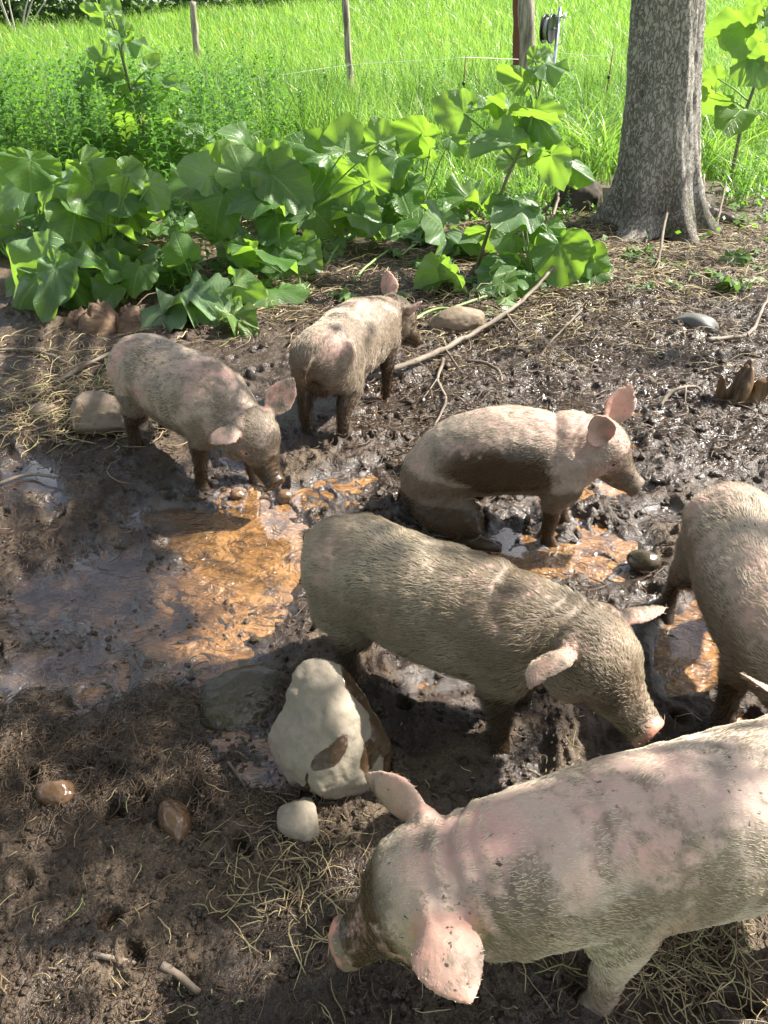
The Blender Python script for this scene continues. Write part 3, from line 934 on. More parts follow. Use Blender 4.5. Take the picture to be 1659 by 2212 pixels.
# ================================================================== vegetation
def leaf_material(name, top, under, trans, veins=True, tr_w=0.38, rough=0.42, holes=0.0):
    t = NT(name)
    n1 = t.noise(3.1, 4, .6); n2 = t.noise(22, 4, .6)
    oi = t.N('ObjectInfo').outputs['Random']
    top_c = t.mix(t.ramp(n1, [(0.3, 0.0), (0.7, 1.0)]), top, tuple(c * f for c, f in zip(top, (1.5, 1.35, 1.2))))
    top_c = t.mix(t.math('MULTIPLY', oi, .5), top_c, tuple(c * f for c, f in zip(top, (1.7, 1.3, .8))))
    pale = t.math('MULTIPLY', t.math('GREATER_THAN', t.math('FRACT', t.math('MULTIPLY', oi, 7.3)), .52), .75 if veins else 0.0)
    top_c = t.mix(pale, top_c, (.15, .235, .125))
    geo = t.N('NewGeometry')
    sick = t.math('MULTIPLY', t.ramp(t.noise(4.3, 5, .7), [(.60, 0.), (.70, 1.)]), t.ramp(oi, [(.55, 0.), (.8, .8)]))
    col = t.mix(geo.outputs['Backfacing'], top_c, under)
    col = t.mix(sick, col, (.20, .19, .05))
    bm = None
    if veins:
        uv = t.N('UVMap')
        sx = t.N('SeparateXYZ'); t.L(uv.outputs[0], sx.inputs[0])
        x = t.math('ABSOLUTE', t.math('SUBTRACT', sx.outputs[0], .5))
        y = sx.outputs[1]
        mid = t.math('SUBTRACT', 1.0, t.mrange(x, 0.006, 0.018))
        k = t.math('ADD', t.math('MULTIPLY', t.math('SUBTRACT', y, t.math('MULTIPLY', x, 1.15)), 6.5), t.math('MULTIPLY', n1, .9))
        fr = t.math('ABSOLUTE', t.math('SUBTRACT', t.math('FRACT', k), .5))
        side = t.math('SUBTRACT', 1.0, t.mrange(fr, 0.02, 0.07))
        k2 = t.math('ADD', t.math('MULTIPLY', t.math('ADD', y, t.math('MULTIPLY', x, .9)), 15.0), t.math('MULTIPLY', n2, 1.6))
        fr2 = t.math('ABSOLUTE', t.math('SUBTRACT', t.math('FRACT', k2), .5))
        side2 = t.math('MULTIPLY', t.math('SUBTRACT', 1.0, t.mrange(fr2, 0.03, 0.14)), .35)
        v = t.math('MAXIMUM', t.math('MAXIMUM', mid, t.math('MULTIPLY', side, .8)), side2)
        col = t.mix(t.math('MULTIPLY', v, .55), col, (0.24, 0.33, 0.13))
        h = t.math('SUBTRACT', t.math('MULTIPLY', n2, .5), t.math('MULTIPLY', v, .8))
        bm = t.bump(h, .55, .006)
    else:
        bm = t.bump(n2, .4, .004)
    t.set(Base_Color=col, Roughness=rough, Normal=bm)
    t.b.inputs['Specular IOR Level'].default_value = 0.4
    tr = t.N('BsdfTranslucent')
    trc = t.mix(t.ramp(n1, [(.3, 0.), (.7, 1.)]), trans, tuple(c * .75 for c in trans))
    t._in(tr.inputs['Color'], trc)
    mx = t.N('MixShader'); mx.inputs[0].default_value = tr_w
    t.L(t.b.outputs[0], mx.inputs[1]); t.L(tr.outputs[0], mx.inputs[2])
    t.L(mx.outputs[0], t.out.inputs[0])
    return t.m

LEAF_M = leaf_material('burdock_leaf', (0.050, 0.120, 0.034), (0.17, 0.26, 0.11), (0.36, 0.62, 0.05), tr_w=.42, rough=.34)
WILT_M = leaf_material('wilted_leaf', (0.065, 0.135, 0.035), (0.26, 0.34, 0.22), (0.25, 0.45, 0.06), tr_w=.25)
WEED_M = leaf_material('weed_leaf', (0.055, 0.145, 0.022), (0.08, 0.17, 0.04), (0.27, 0.58, 0.04), veins=False, tr_w=.38)
STEM_M = NT('burdock_stem')
STEM_M.set(Base_Color=STEM_M.mix(STEM_M.noise(8, 4), (0.10, 0.14, 0.05), (0.16, 0.11, 0.075)), Roughness=.55); STEM_M = STEM_M.m
GSTEM_M = simple_mat('green_stalk', (0.16, 0.26, 0.07), .5)

def burdock_leaf(L=1.0, W=0.8, droop=.35, ruffle=.05, fold=.12, seed=0, curl=0.0, ragged=0.035, nr=9, na=46):
    """heart-shaped leaf: junction at the origin, tip along +Y, upper side +Z"""
    r_ = np.random.default_rng(seed)
    phi = np.linspace(-R(163), R(163), na)
    a = np.abs(phi)
    out = np.interp(a, np.radians([0, 18, 45, 80, 115, 145, 163]), [1.0, .88, .70, .60, .50, .42, .24])
    ph0 = r_.uniform(0, 6)
    out = out * (1 + ragged * 1.2 * np.sin(phi * 11 + ph0) * .5 + .022 * np.sin(phi * 4 + ph0 * 2) + ragged * .35 * r_.normal(0, 1.2, na))
    ts = np.linspace(0, 1, nr + 1)[1:]
    Rr, P = np.meshgrid(ts, phi, indexing='ij')
    O = Rr * out[None]
    X = np.sin(P) * O * W / .62 / 1.0 * .62 * 1.25; Y = np.cos(P) * O * L
    s = r_.uniform(0, 6, 4)
    z = 1.9 * ruffle * L * (np.sin(P * 6 + s[0]) + .6 * np.sin(P * 11 + s[1])) * Rr ** 2.2
    z += fold * np.abs(X) * (1 + .4 * np.sin(Y * 5 / L + s[2]))
    z += .03 * L * np.sin(X * 6 / W + s[3]) * np.sin(Y * 7 / L)
    z -= droop * L * np.clip(Y / L, 0, 1) ** 2
    z -= curl * (np.abs(X) / W) ** 2 * W
    z -= .25 * droop * (X / W) ** 2 * W
    # side veins press ribs into the blade
    z += .010 * L * np.cos((Y / L - 1.15 * np.abs(X) / W * .5) * 41) * np.clip(Rr * 2, 0, 1)
    V = np.stack([X, Y, z], -1).reshape(-1, 3)
    V = np.vstack([V, [0, 0, 0]])
    i, j = np.meshgrid(np.arange(nr - 1), np.arange(na - 1), indexing='ij')
    Qd = np.stack([i * na + j, i * na + j + 1, (i + 1) * na + j + 1, (i + 1) * na + j], -1).reshape(-1, 4)
    jj = np.arange(na - 1)
    T = np.stack([np.full(na - 1, nr * na), jj + 1, jj], 1)
    me = mesh_np('leaf', V, [Qd, T], [LEAF_M], True, None, False)
    uvl = me.uv_layers.new(name='UVMap')
    vi = np.zeros(len(me.loops), np.int32); me.loops.foreach_get('vertex_index', vi)
    uvv = np.stack([V[:, 0] / (W * 1.0) * .5 + .5, V[:, 1] / L], 1)
    uvl.data.foreach_set('uv', uvv[vi].astype(np.float32).ravel())
    # upper side must be the front
    if me.polygons[len(me.polygons) // 3].normal.z < 0:
        me.flip_normals()
    return me

LEAVES = [burdock_leaf(1, .86, .30, .035, .18, 1), burdock_leaf(1, .80, .55, .050, .10, 2), burdock_leaf(1, .95, .15, .055, .05, 3, .15),
          burdock_leaf(1, .75, .70, .045, .30, 4), burdock_leaf(1, .88, .35, .075, -.12, 5, .1), burdock_leaf(1, .80, .10, .060, .28, 6), burdock_leaf(1, .80, .8, .06, -.15, 7, .2), burdock_leaf(1, .9, .5, .08, .35, 8, -.1), burdock_leaf(1, .85, .35, .05, .25, 9)]
WILTED = []
for k in range(4):
    me = burdock_leaf(1, .9, .25 + .2 * k, .11, (-.35, .4, -.1, .25)[k], 20 + k, (.5, .1, .4, .2)[k], .05)
    me.materials[0] = WILT_M
    WILTED.append(me)

def unit(v):
    v = np.asarray(v, float); return v / (np.linalg.norm(v) + 1e-9)

def pix3(u, v, y):
    """point on the pixel's ray at ground distance y"""
    a = (u - IMG_W / 2) / FPX; b = -(v - IMG_H / 2) / FPX
    d = np.array([a, cp + b * sp, -sp + b * cp])
    return np.array([0, 0, CAM_H]) + d * (y / d[1])

lr = np.random.default_rng(33)
def place_leaf(parent, j, tip, width_ratio, kind, me=None, name='leaf'):
    """j, tip: 3D points; kind: f top side to the viewer, b underside to the viewer, d drooping and dark, h flat"""
    j = np.asarray(j, float); tip = np.asarray(tip, float)
    d = tip - j; L = np.linalg.norm(d); Y = d / L
    tocam = unit(np.array([0, 0, CAM_H]) - j)
    n0 = {'f': unit(tocam * .9 + np.array([0, 0, .55])), 'b': unit(-tocam * .9 + np.array([0, 0, .35])), 'd': unit(tocam * .45 + np.array([0, 0, .9])),
          'h': np.array([0, 0, 1.0]), 'e': unit(np.array([0, -.1, 1.0]) - tocam * .15)}[kind] + lr.normal(0, .16, 3)
    Z = unit(n0 - Y * np.dot(n0, Y)); X = np.cross(Y, Z)
    if me is None: me = LEAVES[lr.integers(len(LEAVES))]
    o = bpy.data.objects.new(name, me); C.objects.link(o)
    M = Matrix([[X[0], Y[0], Z[0], j[0]], [X[1], Y[1], Z[1], j[1]], [X[2], Y[2], Z[2], j[2]], [0, 0, 0, 1]])
    S_ = Matrix.Diagonal((L * width_ratio, L, L * .9, 1))
    if parent is not None:
        o.parent = parent
        M = Matrix.Translation(-Vector(parent.location)) @ M
    o.matrix_basis = M @ S_
    return o

def burdock(label, base_px, leaves, stalk=None, y=None, off=(0, 0), srad=.016, group='burdock plants along the edge of the mud'):
    """leaves: (u, v, u_tip, v_tip, width px, kind[, dy])"""
    b = gg(*base_px) if y is None else np.array([pix3(base_px[0], base_px[1], y)[0], y, 0.0])
    b[2] = float(gz(b[0], b[1])[0]) - .01
    root = empty('burdock', tuple(b))
    tag(root, label, 'plant', group)
    yb = b[1]
    sp_pts = None
    if stalk:
        sp_pts = [b] + [pix3(u, v, yb + (s[0] if (s := rest) else 0)) for (u, v, *rest) in stalk]
        g = Geo()
        tube(g, np.array(sp_pts) - b, np.linspace(srad, srad * .35, len(sp_pts)), 8, 5)
        g.build('stem', [STEM_M], root)
        dense = catmull(np.array(sp_pts), 8)
    gp_ = Geo()
    for lf in leaves:
        u, v, ut, vt, wpx, kind = lf[:6]
        dy = lf[6] if len(lf) > 6 else lr.uniform(-.18, .18)
        j = pix3(u, v, yb + dy)
        dyt = {'f': -.10, 'b': .10, 'd': -.15, 'h': -.1, 'e': -.2}[kind] + lr.uniform(-.08, .08)
        tp = pix3(ut, vt, yb + dy + dyt)
        lp = math.hypot(ut - u, vt - v)
        zmin = float(gz(tp[0], tp[1])[0]) + .02
        tp[2] = max(tp[2], zmin); j[2] = max(j[2], float(gz(j[0], j[1])[0]) + .04)
        place_leaf(root, j, tp, np.clip(wpx / max(lp, 1) / 1.05, .45, 1.9), kind)
        # petiole back to the stem or the root
        if sp_pts is not None and wpx:
            k = np.argmin(np.linalg.norm(dense - (j - [0, 0, .12]), axis=1))
            s0 = dense[k]
        else:
            s0 = b + np.array([0, 0, .02])
        mid = (s0 + j) / 2 + np.array([0, 0, .04 * np.linalg.norm(j - s0)])
        tube(gp_, np.array([s0, mid, j]) - b, [.008, .006, .0045], 6, 3)
    gp_.build('leaf_stalks', [GSTEM_M], root)
    return root

def c4(L): return [(a * .3, b * .3, c * .3, d * .3, w * .3, *k) for a, b, c, d, w, *k in L]
def c1(L): return [(a * .5, b * .5, c * .5, d * .5, w * .5, *k) for a, b, c, d, w, *k in L]
def c2(L): return [(a * .5 + 829.5, b * .5, c * .5 + 829.5, d * .5, w * .5, *k) for a, b, c, d, w, *k in L]

burdock('tall burdock with a bare purplish stalk rising above the weeds at the left', (352, 420),
    c4([(755, 130, 600, 40, 80, 'b'), (800, 90, 830, -30, 110, 'b'), (780, 80, 740, -30, 90, 'b'), (880, 290, 795, 235, 90, 'd'), (895, 290, 1040, 285, 110, 'd'), (880, 240, 870, 150, 60, 'b'), (905, 250, 905, 190, 60, 'b'),
        (770, 470, 505, 480, 190, 'd'), (745, 430, 690, 325, 120, 'b'), (790, 480, 770, 600, 170, 'b'), (830, 660, 655, 600, 90, 'f'), (915, 715, 1045, 600, 170, 'b'), (1050, 600, 1350, 600, 130, 'd'),
        (1060, 500, 1110, 410, 100, 'b'), (1050, 700, 1165, 730, 140, 'f'), (930, 740, 750, 695, 110, 'b'), (1000, 850, 835, 880, 200, 'b'), (1075, 920, 1000, 790, 120, 'f'), (1175, 900, 1110, 800, 150, 'd'),
        (1310, 880, 1560, 1000, 200, 'f'), (1180, 900, 1310, 830, 150, 'd'), (860, 1110, 240, 1040, 260, 'd'), (1045, 1000, 885, 1020, 130, 'd'), (1110, 1140, 1370, 1070, 230, 'f'), (1370, 1110, 1480, 920, 220, 'b')]),
    stalk=[(345, 385), (318, 310), (288, 215), (268, 140), (252, 75), (240, 30), (236, 5)], srad=.017)

burdock('broad dark burdock clump at the left edge of the picture', (95, 545),
    c1([(150, 760, 10, 890, 240, 'd'), (130, 690, 130, 830, 200, 'f'), (250, 930, 95, 1000, 180, 'f'), (240, 890, 350, 950, 150, 'd'), (230, 800, 150, 900, 200, 'f'), (90, 1000, 180, 1120, 190, 'd'), (330, 760, 260, 860, 160, 'd'),
        (350, 700, 440, 800, 160, 'b'), (30, 860, -60, 960, 200, 'd'), (170, 900, 260, 1040, 170, 'd')]))

burdock('burdock clump with the largest pale green leaf in the middle of the left thicket', (235, 590),
    c1([(400, 800, 490, 1110, 260, 'f', .0), (470, 790, 560, 900, 190, 'd'), (560, 900, 480, 1040, 180, 'f'), (640, 800, 720, 900, 120, 'b'), (540, 760, 620, 830, 120, 'b'), (300, 1010, 360, 1140, 180, 'd'),
        (560, 1090, 320, 1200, 150, 'f'), (640, 1120, 640, 1260, 210, 'f'), (560, 760, 600, 700, 110, 'b'), (430, 960, 370, 900, 150, 'd'), (330, 900, 300, 1030, 160, 'd')]))

burdock('burdock clump with glossy dark leaves in the middle of the thicket', (500, 560),
    c1([(960, 850, 900, 1010, 210, 'd'), (1080, 1110, 940, 1090, 200, 'd'), (1180, 760, 1350, 905, 220, 'f'), (1180, 870, 1020, 830, 160, 'd'), (1120, 740, 1200, 850, 200, 'f'), (1190, 1060, 1230, 1250, 240, 'f', -.3),
        (1195, 930, 1210, 1060, 140, 'f', -.2), (1290, 1070, 1345, 1190, 130, 'd', -.2), (900, 760, 800, 700, 150, 'f'), (860, 800, 760, 830, 160, 'd'), (1030, 960, 950, 900, 180, 'd'), (1050, 760, 1000, 640, 150, 'b'),
        (1180, 960, 1300, 900, 170, 'd'), (1080, 1180, 1170, 1330, 170, 'd', -.3), (980, 1150, 1060, 1220, 150, 'd', -.2)]))

burdock('burdock with bright backlit leaves standing behind the glossy clump', (640, 500),
    c1([(1200, 740, 1120, 610, 170, 'b'), (1420, 670, 1285, 590, 150, 'f'), (1490, 650, 1500, 530, 190, 'b'), (940, 740, 990, 600, 180, 'b'), (1340, 720, 1320, 850, 160, 'd'), (1600, 780, 1640, 700, 140, 'f'), (1640, 620, 1620, 510, 120, 'b'),
        (1240, 700, 1300, 590, 120, 'b'), (1430, 700, 1360, 780, 130, 'b'), (1080, 640, 1010, 540, 150, 'f'), (1560, 800, 1470, 880, 130, 'b'), (1130, 700, 1040, 660, 120, 'b'), (1350, 900, 1440, 990, 140, 'd'), (1520, 900, 1620, 990, 140, 'd')]))

burdock('burdock with long drooping leaves hanging to the mud at the far left', (125, 640),
    c1([(250, 1140, -10, 1240, 150, 'f'), (215, 1140, 50, 1560, 380, 'f', -.3), (240, 1160, 190, 1430, 130, 'f', -.35), (260, 1150, 370, 1310, 140, 'd', -.1), (225, 1160, 290, 1320, 130, 'd', -.2)]))

burdock('slender burdock with a tall branching stalk left of the tree', (1025, 590),
    c2([(610, 360, 490, 290, 80, 'b'), (690, 275, 795, 285, 70, 'd'), (640, 320, 670, 255, 60, 'b'), (575, 490, 365, 420, 80, 'd'), (575, 490, 530, 510, 110, 'b'), (345, 490, 220, 450, 120, 'b'), (655, 480, 780, 470, 80, 'b'),
        (640, 500, 655, 455, 100, 'd'), (650, 500, 785, 620, 130, 'f'), (585, 640, 365, 545, 120, 'f'), (735, 670, 930, 775, 130, 'f'), (720, 670, 765, 770, 120, 'b'), (650, 260, 640, 200, 50, 'b'), (680, 250, 690, 200, 50, 'b'), (570, 700, 560, 610, 90, 'b')]),
    stalk=[(1045, 530), (1075, 440), (1103, 365), (1135, 300), (1155, 235), (1167, 185), (1172, 140)], srad=.014)

burdock('low burdock with bright leaves between the two tall stalks', (905, 470),
    c2([(180, 590, 0, 545, 150, 'b'), (290, 590, 360, 650, 120, 'f'), (200, 640, 110, 620, 100, 'b'), (380, 870, 165, 850, 140, 'd'), (150, 900, 0, 960, 180, 'd'), (190, 930, 100, 1020, 160, 'd'), (-40, 640, -10, 720, 120, 'f'), (60, 680, 0, 740, 110, 'f'),
        (80, 720, 20, 800, 120, 'd'), (60, 800, 110, 900, 130, 'd'), (250, 900, 300, 990, 120, 'd')]))

burdock('burdock clump with crumpled bright leaves in front of the tree roots', (1150, 610),
    c2([(600, 900, 490, 960, 110, 'd'), (560, 1010, 465, 1035, 110, 'f'), (700, 980, 725, 1070, 110, 'f'), (760, 1060, 770, 1240, 210, 'f', -.1), (870, 1110, 985, 1180, 150, 'f'), (560, 1170, 410, 1200, 170, 'd'), (570, 1250, 610, 1340, 190, 'd'),
        (440, 1270, 470, 1370, 130, 'f', -.2), (330, 1220, 250, 1280, 110, 'd'), (620, 1160, 680, 1260, 170, 'd'), (560, 860, 570, 960, 120, 'd'), (880, 1150, 900, 1250, 130, 'd'), (480, 1200, 540, 1290, 140, 'f'), (640, 1290, 700, 1360, 120, 'd')]))

burdock('tall burdock at the right edge beyond the tree trunk', (1592, 330),
    c2([(1580, 120, 1390, 110, 170, 'b'), (1560, 120, 1530, 190, 130, 'b'), (1600, 250, 1590, 370, 150, 'f'), (1640, 300, 1700, 380, 120, 'f'), (1440, 340, 1370, 310, 80, 'b'), (1430, 400, 1400, 440, 90, 'b'), (1630, 30, 1560, 0, 110, 'b'), (1650, 60, 1720, 20, 120, 'd'),
        (1540, 480, 1480, 520, 90, 'd'), (1640, 260, 1600, 180, 110, 'b')]),
    stalk=[(1605, 260), (1628, 190), (1640, 120), (1648, 60), (1652, 20)], srad=.018, y=7.4)

# wilted and torn leaves lying about
def fallen(u, v, ut, vt, w, label, k=None, h=.05):
    j = gg(u, v); tp = gg(ut, vt)
    j[2] = float(gz(j[0], j[1])[0]) + h; tp[2] = float(gz(tp[0], tp[1])[0]) + h * .6
    o = place_leaf(None, j, tp, w, 'h', WILTED[k if k is not None else lr.integers(4)], 'fallen_leaf')
    return tag(o, label, 'leaf', 'torn burdock leaves lying on the ground')
fallen(400, 668, 296, 712, 1.1, 'bright green fallen leaf just above the rump of the left pig', 0, .10)
fallen(410, 675, 510, 705, .9, 'pale silvery fallen leaf beside the bright one above the left pig', 1, .08)
fallen(540, 655, 590, 668, .9, 'crumpled dark fallen leaf left of the golden-backed pig', 2)
fallen(1555, 628, 1598, 620, 1.3, 'crumpled pale wilted leaf on the mud bank below the tree at the right', 3, .08)
fallen(505, 700, 555, 730, .7, 'small pale fallen leaf at the edge of the mud between the two back pigs', 1)
fallen(760, 655, 820, 668, .8, 'dark fallen leaf just behind the golden-backed pig', 2)
fallen(1090, 660, 1060, 690, .9, 'crumpled green fallen leaf on the mud right of the round stone', 0)
for k in range(26):
    u, v = lr.uniform(1220, 1659), lr.uniform(545, 635)
    fallen(u, v, u + lr.uniform(-35, 35), v + lr.uniform(-9, 9) + 3, 1.0, 'small shredded leaf among the litter below the tree', None, .03)
for k in range(30):
    u, v = lr.uniform(430, 1200), lr.uniform(520, 660)
    fallen(u, v, u + lr.uniform(-45, 45), v + lr.uniform(-12, 12) + 3, 1.0, 'torn leaf lying under the burdock clumps', None, .04)

# --- goldenrod and other upright weeds
def weed_mesh(h, nl, ll, lw, seed, up=.35):
    r_ = np.random.default_rng(seed)
    g = Geo(); ang = 0
    bend = r_.uniform(-.08, .08, 2)
    for k in range(nl):
        tz = .12 + .88 * (k / nl) ** .9
        z = h * tz
        ang += 2.4 + r_.normal(0, .2)
        l = ll * (1.0 - .55 * abs(tz - .45) / .6) * r_.uniform(.8, 1.15)
        e = up + .5 * tz + r_.normal(0, .12)
        d = np.array([math.cos(ang), math.sin(ang), 0]); up_ = np.array([0, 0, 1.0])
        side = np.cross(d, up_)
        c = np.array([bend[0] * tz ** 2 * h, bend[1] * tz ** 2 * h, z])
        P = []
        for s, wv in ((0, .25), (.35, 1), (.7, .75), (1, .02)):
            q = c + d * l * s * math.cos(e) + up_ * l * (s * math.sin(e) - .55 * s * s)
            P += [q - side * lw * wv * .5 + up_ * lw * .12 * wv, q + side * lw * wv * .5 + up_ * lw * .12 * wv]
        g.add(P, [[0, 1, 3, 2], [2, 3, 5, 4], [4, 5, 7, 6]])
    fol = g.build('foliage', [WEED_M], link=False)
    g = Geo()
    tube(g, [(bend[0] * s * s * h, bend[1] * s * s * h, s * h) for s in (0, .33, .66, 1)], [.005, .0045, .003, .0015], 5, 1)
    return fol, g.build('stem', [GSTEM_M], link=False)

WEEDS = [weed_mesh(1.0, 50, .19, .034, 100 + k) for k in range(6)]
BUSHY = [weed_mesh(.5, 26, .11, .032, 200 + k, .1) for k in range(4)]
def weed(x, y, s, protos, label, group, name='goldenrod'):
    z = float(gz(x, y)[0]) if math.hypot(x, y + 1.2) < 10.5 else 0.0
    r_ = empty(name, (x, y, z - .02), lr.uniform(0, 6.28))
    r_.scale = (s * lr.uniform(.9, 1.1), s * lr.uniform(.9, 1.1), s)
    r_.rotation_euler = (lr.normal(0, .07), lr.normal(0, .07), lr.uniform(0, 6.28))
    tag(r_, label, 'plant', group)
    f, st = protos[lr.integers(len(protos))]
    a = link_obj('foliage', f, r_); a['kind'] = 'stuff'
    link_obj('stem', st, r_)
n = 0
while n < 290:
    u, v = lr.uniform(-60, 640), lr.uniform(230, 420)
    y = 6.0 + (430 - v) / 190 * 5.2 + lr.uniform(-.3, .3)
    p = pix3(u, v, y)
    x = p[0]
    if lr.random() > .95 - .5 * smooth(380, 640, u): continue
    tallq = lr.uniform(.72, 1.08)
    zone = 0 if u < 110 else 1 if u < 300 else 2 if u < 470 else 3
    near = v > 330
    where = ['at the left edge of the stand', 'left of the tall purplish burdock stalk', 'right of the tall purplish burdock stalk', 'at the thinning right end of the stand'][zone]
    lab = ('short' if tallq < .84 else 'tall' if tallq > .97 else 'middling') + ' goldenrod stalk ' + where + (', front rows' if near else ', back rows')
    gname = 'goldenrod stalks ' + where + (', front' if near else ', back')
    weed(x, y, tallq, WEEDS, lab, gname)
    n += 1
for k in range(80):
    u, v = lr.uniform(600, 1320), lr.uniform(225, 330)
    y = 7.6 + (330 - v) / 105 * 4.5
    weed(pix3(u, v, y)[0], y, lr.uniform(.5, .92), WEEDS, 'solitary goldenrod stalk standing in the open grass between the thicket and the tree', 'scattered goldenrod stalks in the meadow')
# leaves that fill the thicket
for k in range(46):
    u, v = lr.uniform(560, 1290), lr.uniform(400, 500)
    p = gg(u, v)
    weed(p[0], p[1], lr.uniform(.35, .75), BUSHY, 'small leafy weed growing between the burdocks and the tree', 'low leafy weeds', 'leafy_weed')
for k in range(16):
    u, v = lr.uniform(1530, 1680), lr.uniform(330, 450)
    p = gg(u, v)
    weed(p[0], p[1], lr.uniform(.5, .9), BUSHY, 'small leafy weed growing beside the right side of the tree trunk', 'leafy weeds right of the tree', 'leafy_weed')
for (u, v, s) in ((420, 600, 1.0), (385, 560, .9), (450, 580, .8), (380, 640, .6), (400, 620, .9)):
    p = gg(u, v)
    weed(p[0], p[1], s, BUSHY, 'thin willowherb-like weed sprouting in front of the big pale leaf', 'thin weeds in front of the burdocks', 'leafy_weed')

# --- meadow grass
def grass(name, label_kind, X, Y, Z, Hh, Wd, lean, rnd, mat, seg=3):
    n = len(X)
    r_ = np.random.default_rng(rnd)
    th = r_.uniform(0, 2 * np.pi, n)
    dirx, diry = np.cos(th), np.sin(th)
    wind = np.array([-.45, -.1])
    lx = dirx * lean + wind[0] * lean * .8; ly = diry * lean + wind[1] * lean
    # blade width axis: mostly facing the viewer
    wa = r_.normal(0, .7, n)
    wx, wy = np.cos(wa), np.sin(wa)
    ks = np.linspace(0, 1, seg + 1)
    V = []
    for s in ks:
        cx = X + lx * Hh * s ** 2.0; cy = Y + ly * Hh * s ** 2.0
        cz = Z + Hh * (s - .35 * np.abs(lean) * s ** 2.6)
        w = Wd * (1 - s) ** .6 * .5 + .0003
        V.append(np.stack([cx - wx * w, cy - wy * w, cz], 1)); V.append(np.stack([cx + wx * w, cy + wy * w, cz], 1))
    V = np.stack(V, 1)          # n, 2(seg+1), 3
    base = (np.arange(n) * 2 * (seg + 1))[:, None]
    Qs = np.concatenate([base + np.array([[2 * k, 2 * k + 1, 2 * k + 3, 2 * k + 2]]) for k in range(seg)], 0)
    o = mesh_np(name, V.reshape(-1, 3), Qs, [mat])
    tint = np.repeat(r_.random(n), 2 * (seg + 1))
    attr(o.data, 'tint', tint)
    hh = np.tile(np.repeat(ks, 2), n)
    attr(o.data, 'hgt', hh)
    return tag(o, kind='stuff')

t = NT('meadow_grass')
tint, hgt = t.attr('tint'), t.attr('hgt')
patch = t.noise(.9, 4, .6)
c = t.mix(tint, (0.040, 0.110, 0.020), (0.145, 0.235, 0.035))
c = t.mix(t.ramp(patch, [(.42, 0.), (.6, .8)]), c, (0.13, 0.235, 0.035))
c = t.mix(t.ramp(tint, [(.86, 0.), (.90, 1.)]), c, (0.38, 0.40, 0.20))
t.set(Base_Color=c, Roughness=.38)
tr = t.N('BsdfTranslucent'); t._in(tr.inputs['Color'], t.mix(tint, (0.24, 0.54, 0.06), (0.46, 0.70, 0.10)))
mx = t.N('MixShader'); mx.inputs[0].default_value = .42
t.L(t.b.outputs[0], mx.inputs[1]); t.L(tr.outputs[0], mx.inputs[2]); t.L(mx.outputs[0], t.out.inputs[0])
GRASS_M = t.m
REED_M = leaf_material('reed_leaf', (0.035, 0.100, 0.026), (0.045, 0.12, 0.03), (0.24, 0.46, 0.06), veins=False, tr_w=.35, rough=.35)

r_ = np.random.default_rng(77)
def scatter_view(n, y0, y1, half=.62, pw=1.0):
    yy = y0 + (y1 - y0) * r_.random(n) ** pw
    xx = r_.uniform(-1, 1, n) * (half * yy + .8)
    return xx, yy
X, Y = scatter_view(52000, 8.2, 15, .58, .9)
cl = fbm2(X, Y, .7, 3, 81)
Hh = (.50 + .30 * r_.random(len(X))) * (1 + .35 * cl) * smooth(7.4, 9.2, Y)
Hh *= 1 + .25 * smooth(-2, -5, X)
grass('meadow_grass', None, X, Y, -.04 + 0 * X, np.clip(Hh, .12, 1.1), .009 + .006 * r_.random(len(X)), r_.uniform(.15, .75, len(X)), 1, GRASS_M, 4)
X, Y = scatter_view(60000, 15, 62, .56, 1.5)
cl = fbm2(X, Y, .35, 3, 82)
Hh = (.45 + .35 * r_.random(len(X))) * (1 + .35 * cl)
grass('far_meadow_grass', None, X, Y, field_z(X, Y) - .03, Hh, (.010 + .008 * r_.random(len(X))) * Y / 15, r_.uniform(.15, .7, len(X)), 2, GRASS_M, 3)
# taller, darker reed-like clumps in the near meadow
cx_, cy_ = scatter_view(150, 8.4, 13.5, .55, 1.0)
rX = np.repeat(cx_, 34) + r_.normal(0, .13, 150 * 34); rY = np.repeat(cy_, 34) + r_.normal(0, .10, 150 * 34)
grass('tall_grass', None, rX, rY, -.04 + 0 * rX, r_.uniform(.55, 1.02, len(rX)), .011 + .007 * r_.random(len(rX)), r_.uniform(.1, .55, len(rX)), 12, REED_M, 5)
# nearer, sparser grass between the weeds and round the tree
U, Vv = r_.uniform(-80, 1740, 26000), r_.uniform(300, 470, 26000)
keep = r_.random(len(U)) < (.35 + .65 * smooth(440, 330, Vv)) * np.where(U > 1250, smooth(470, 400, Vv), 1)
keep &= ~((U > 1270) & (U < 1560) & (Vv > 380))
P = np.array([gp(a, b) for a, b in zip(U[keep], Vv[keep])])
Zg = gz(P[:, 0], P[:, 1])
grass('near_grass', None, P[:, 0], P[:, 1], Zg - .01, r_.uniform(.15, .55, len(P)), .007 + .006 * r_.random(len(P)), r_.uniform(.3, 1.0, len(P)), 3, GRASS_M, 4)
# arching long blades beside the trunk
TU, TV = [], []
for (u, v, n) in ((1290, 400, 120), (1230, 390, 90), (1520, 380, 90), (1160, 330, 80), (1600, 350, 80)):
    TU += list(r_.normal(u, 18, n)); TV += list(r_.normal(v, 8, n))
P = np.array([gp(a, b) for a, b in zip(TU, TV)])
grass('arching_grass', None, P[:, 0], P[:, 1], gz(P[:, 0], P[:, 1]) - .01, r_.uniform(.5, .95, len(P)), .014 + .006 * r_.random(len(P)), r_.uniform(.5, 1.1, len(P)), 4, GRASS_M, 6)
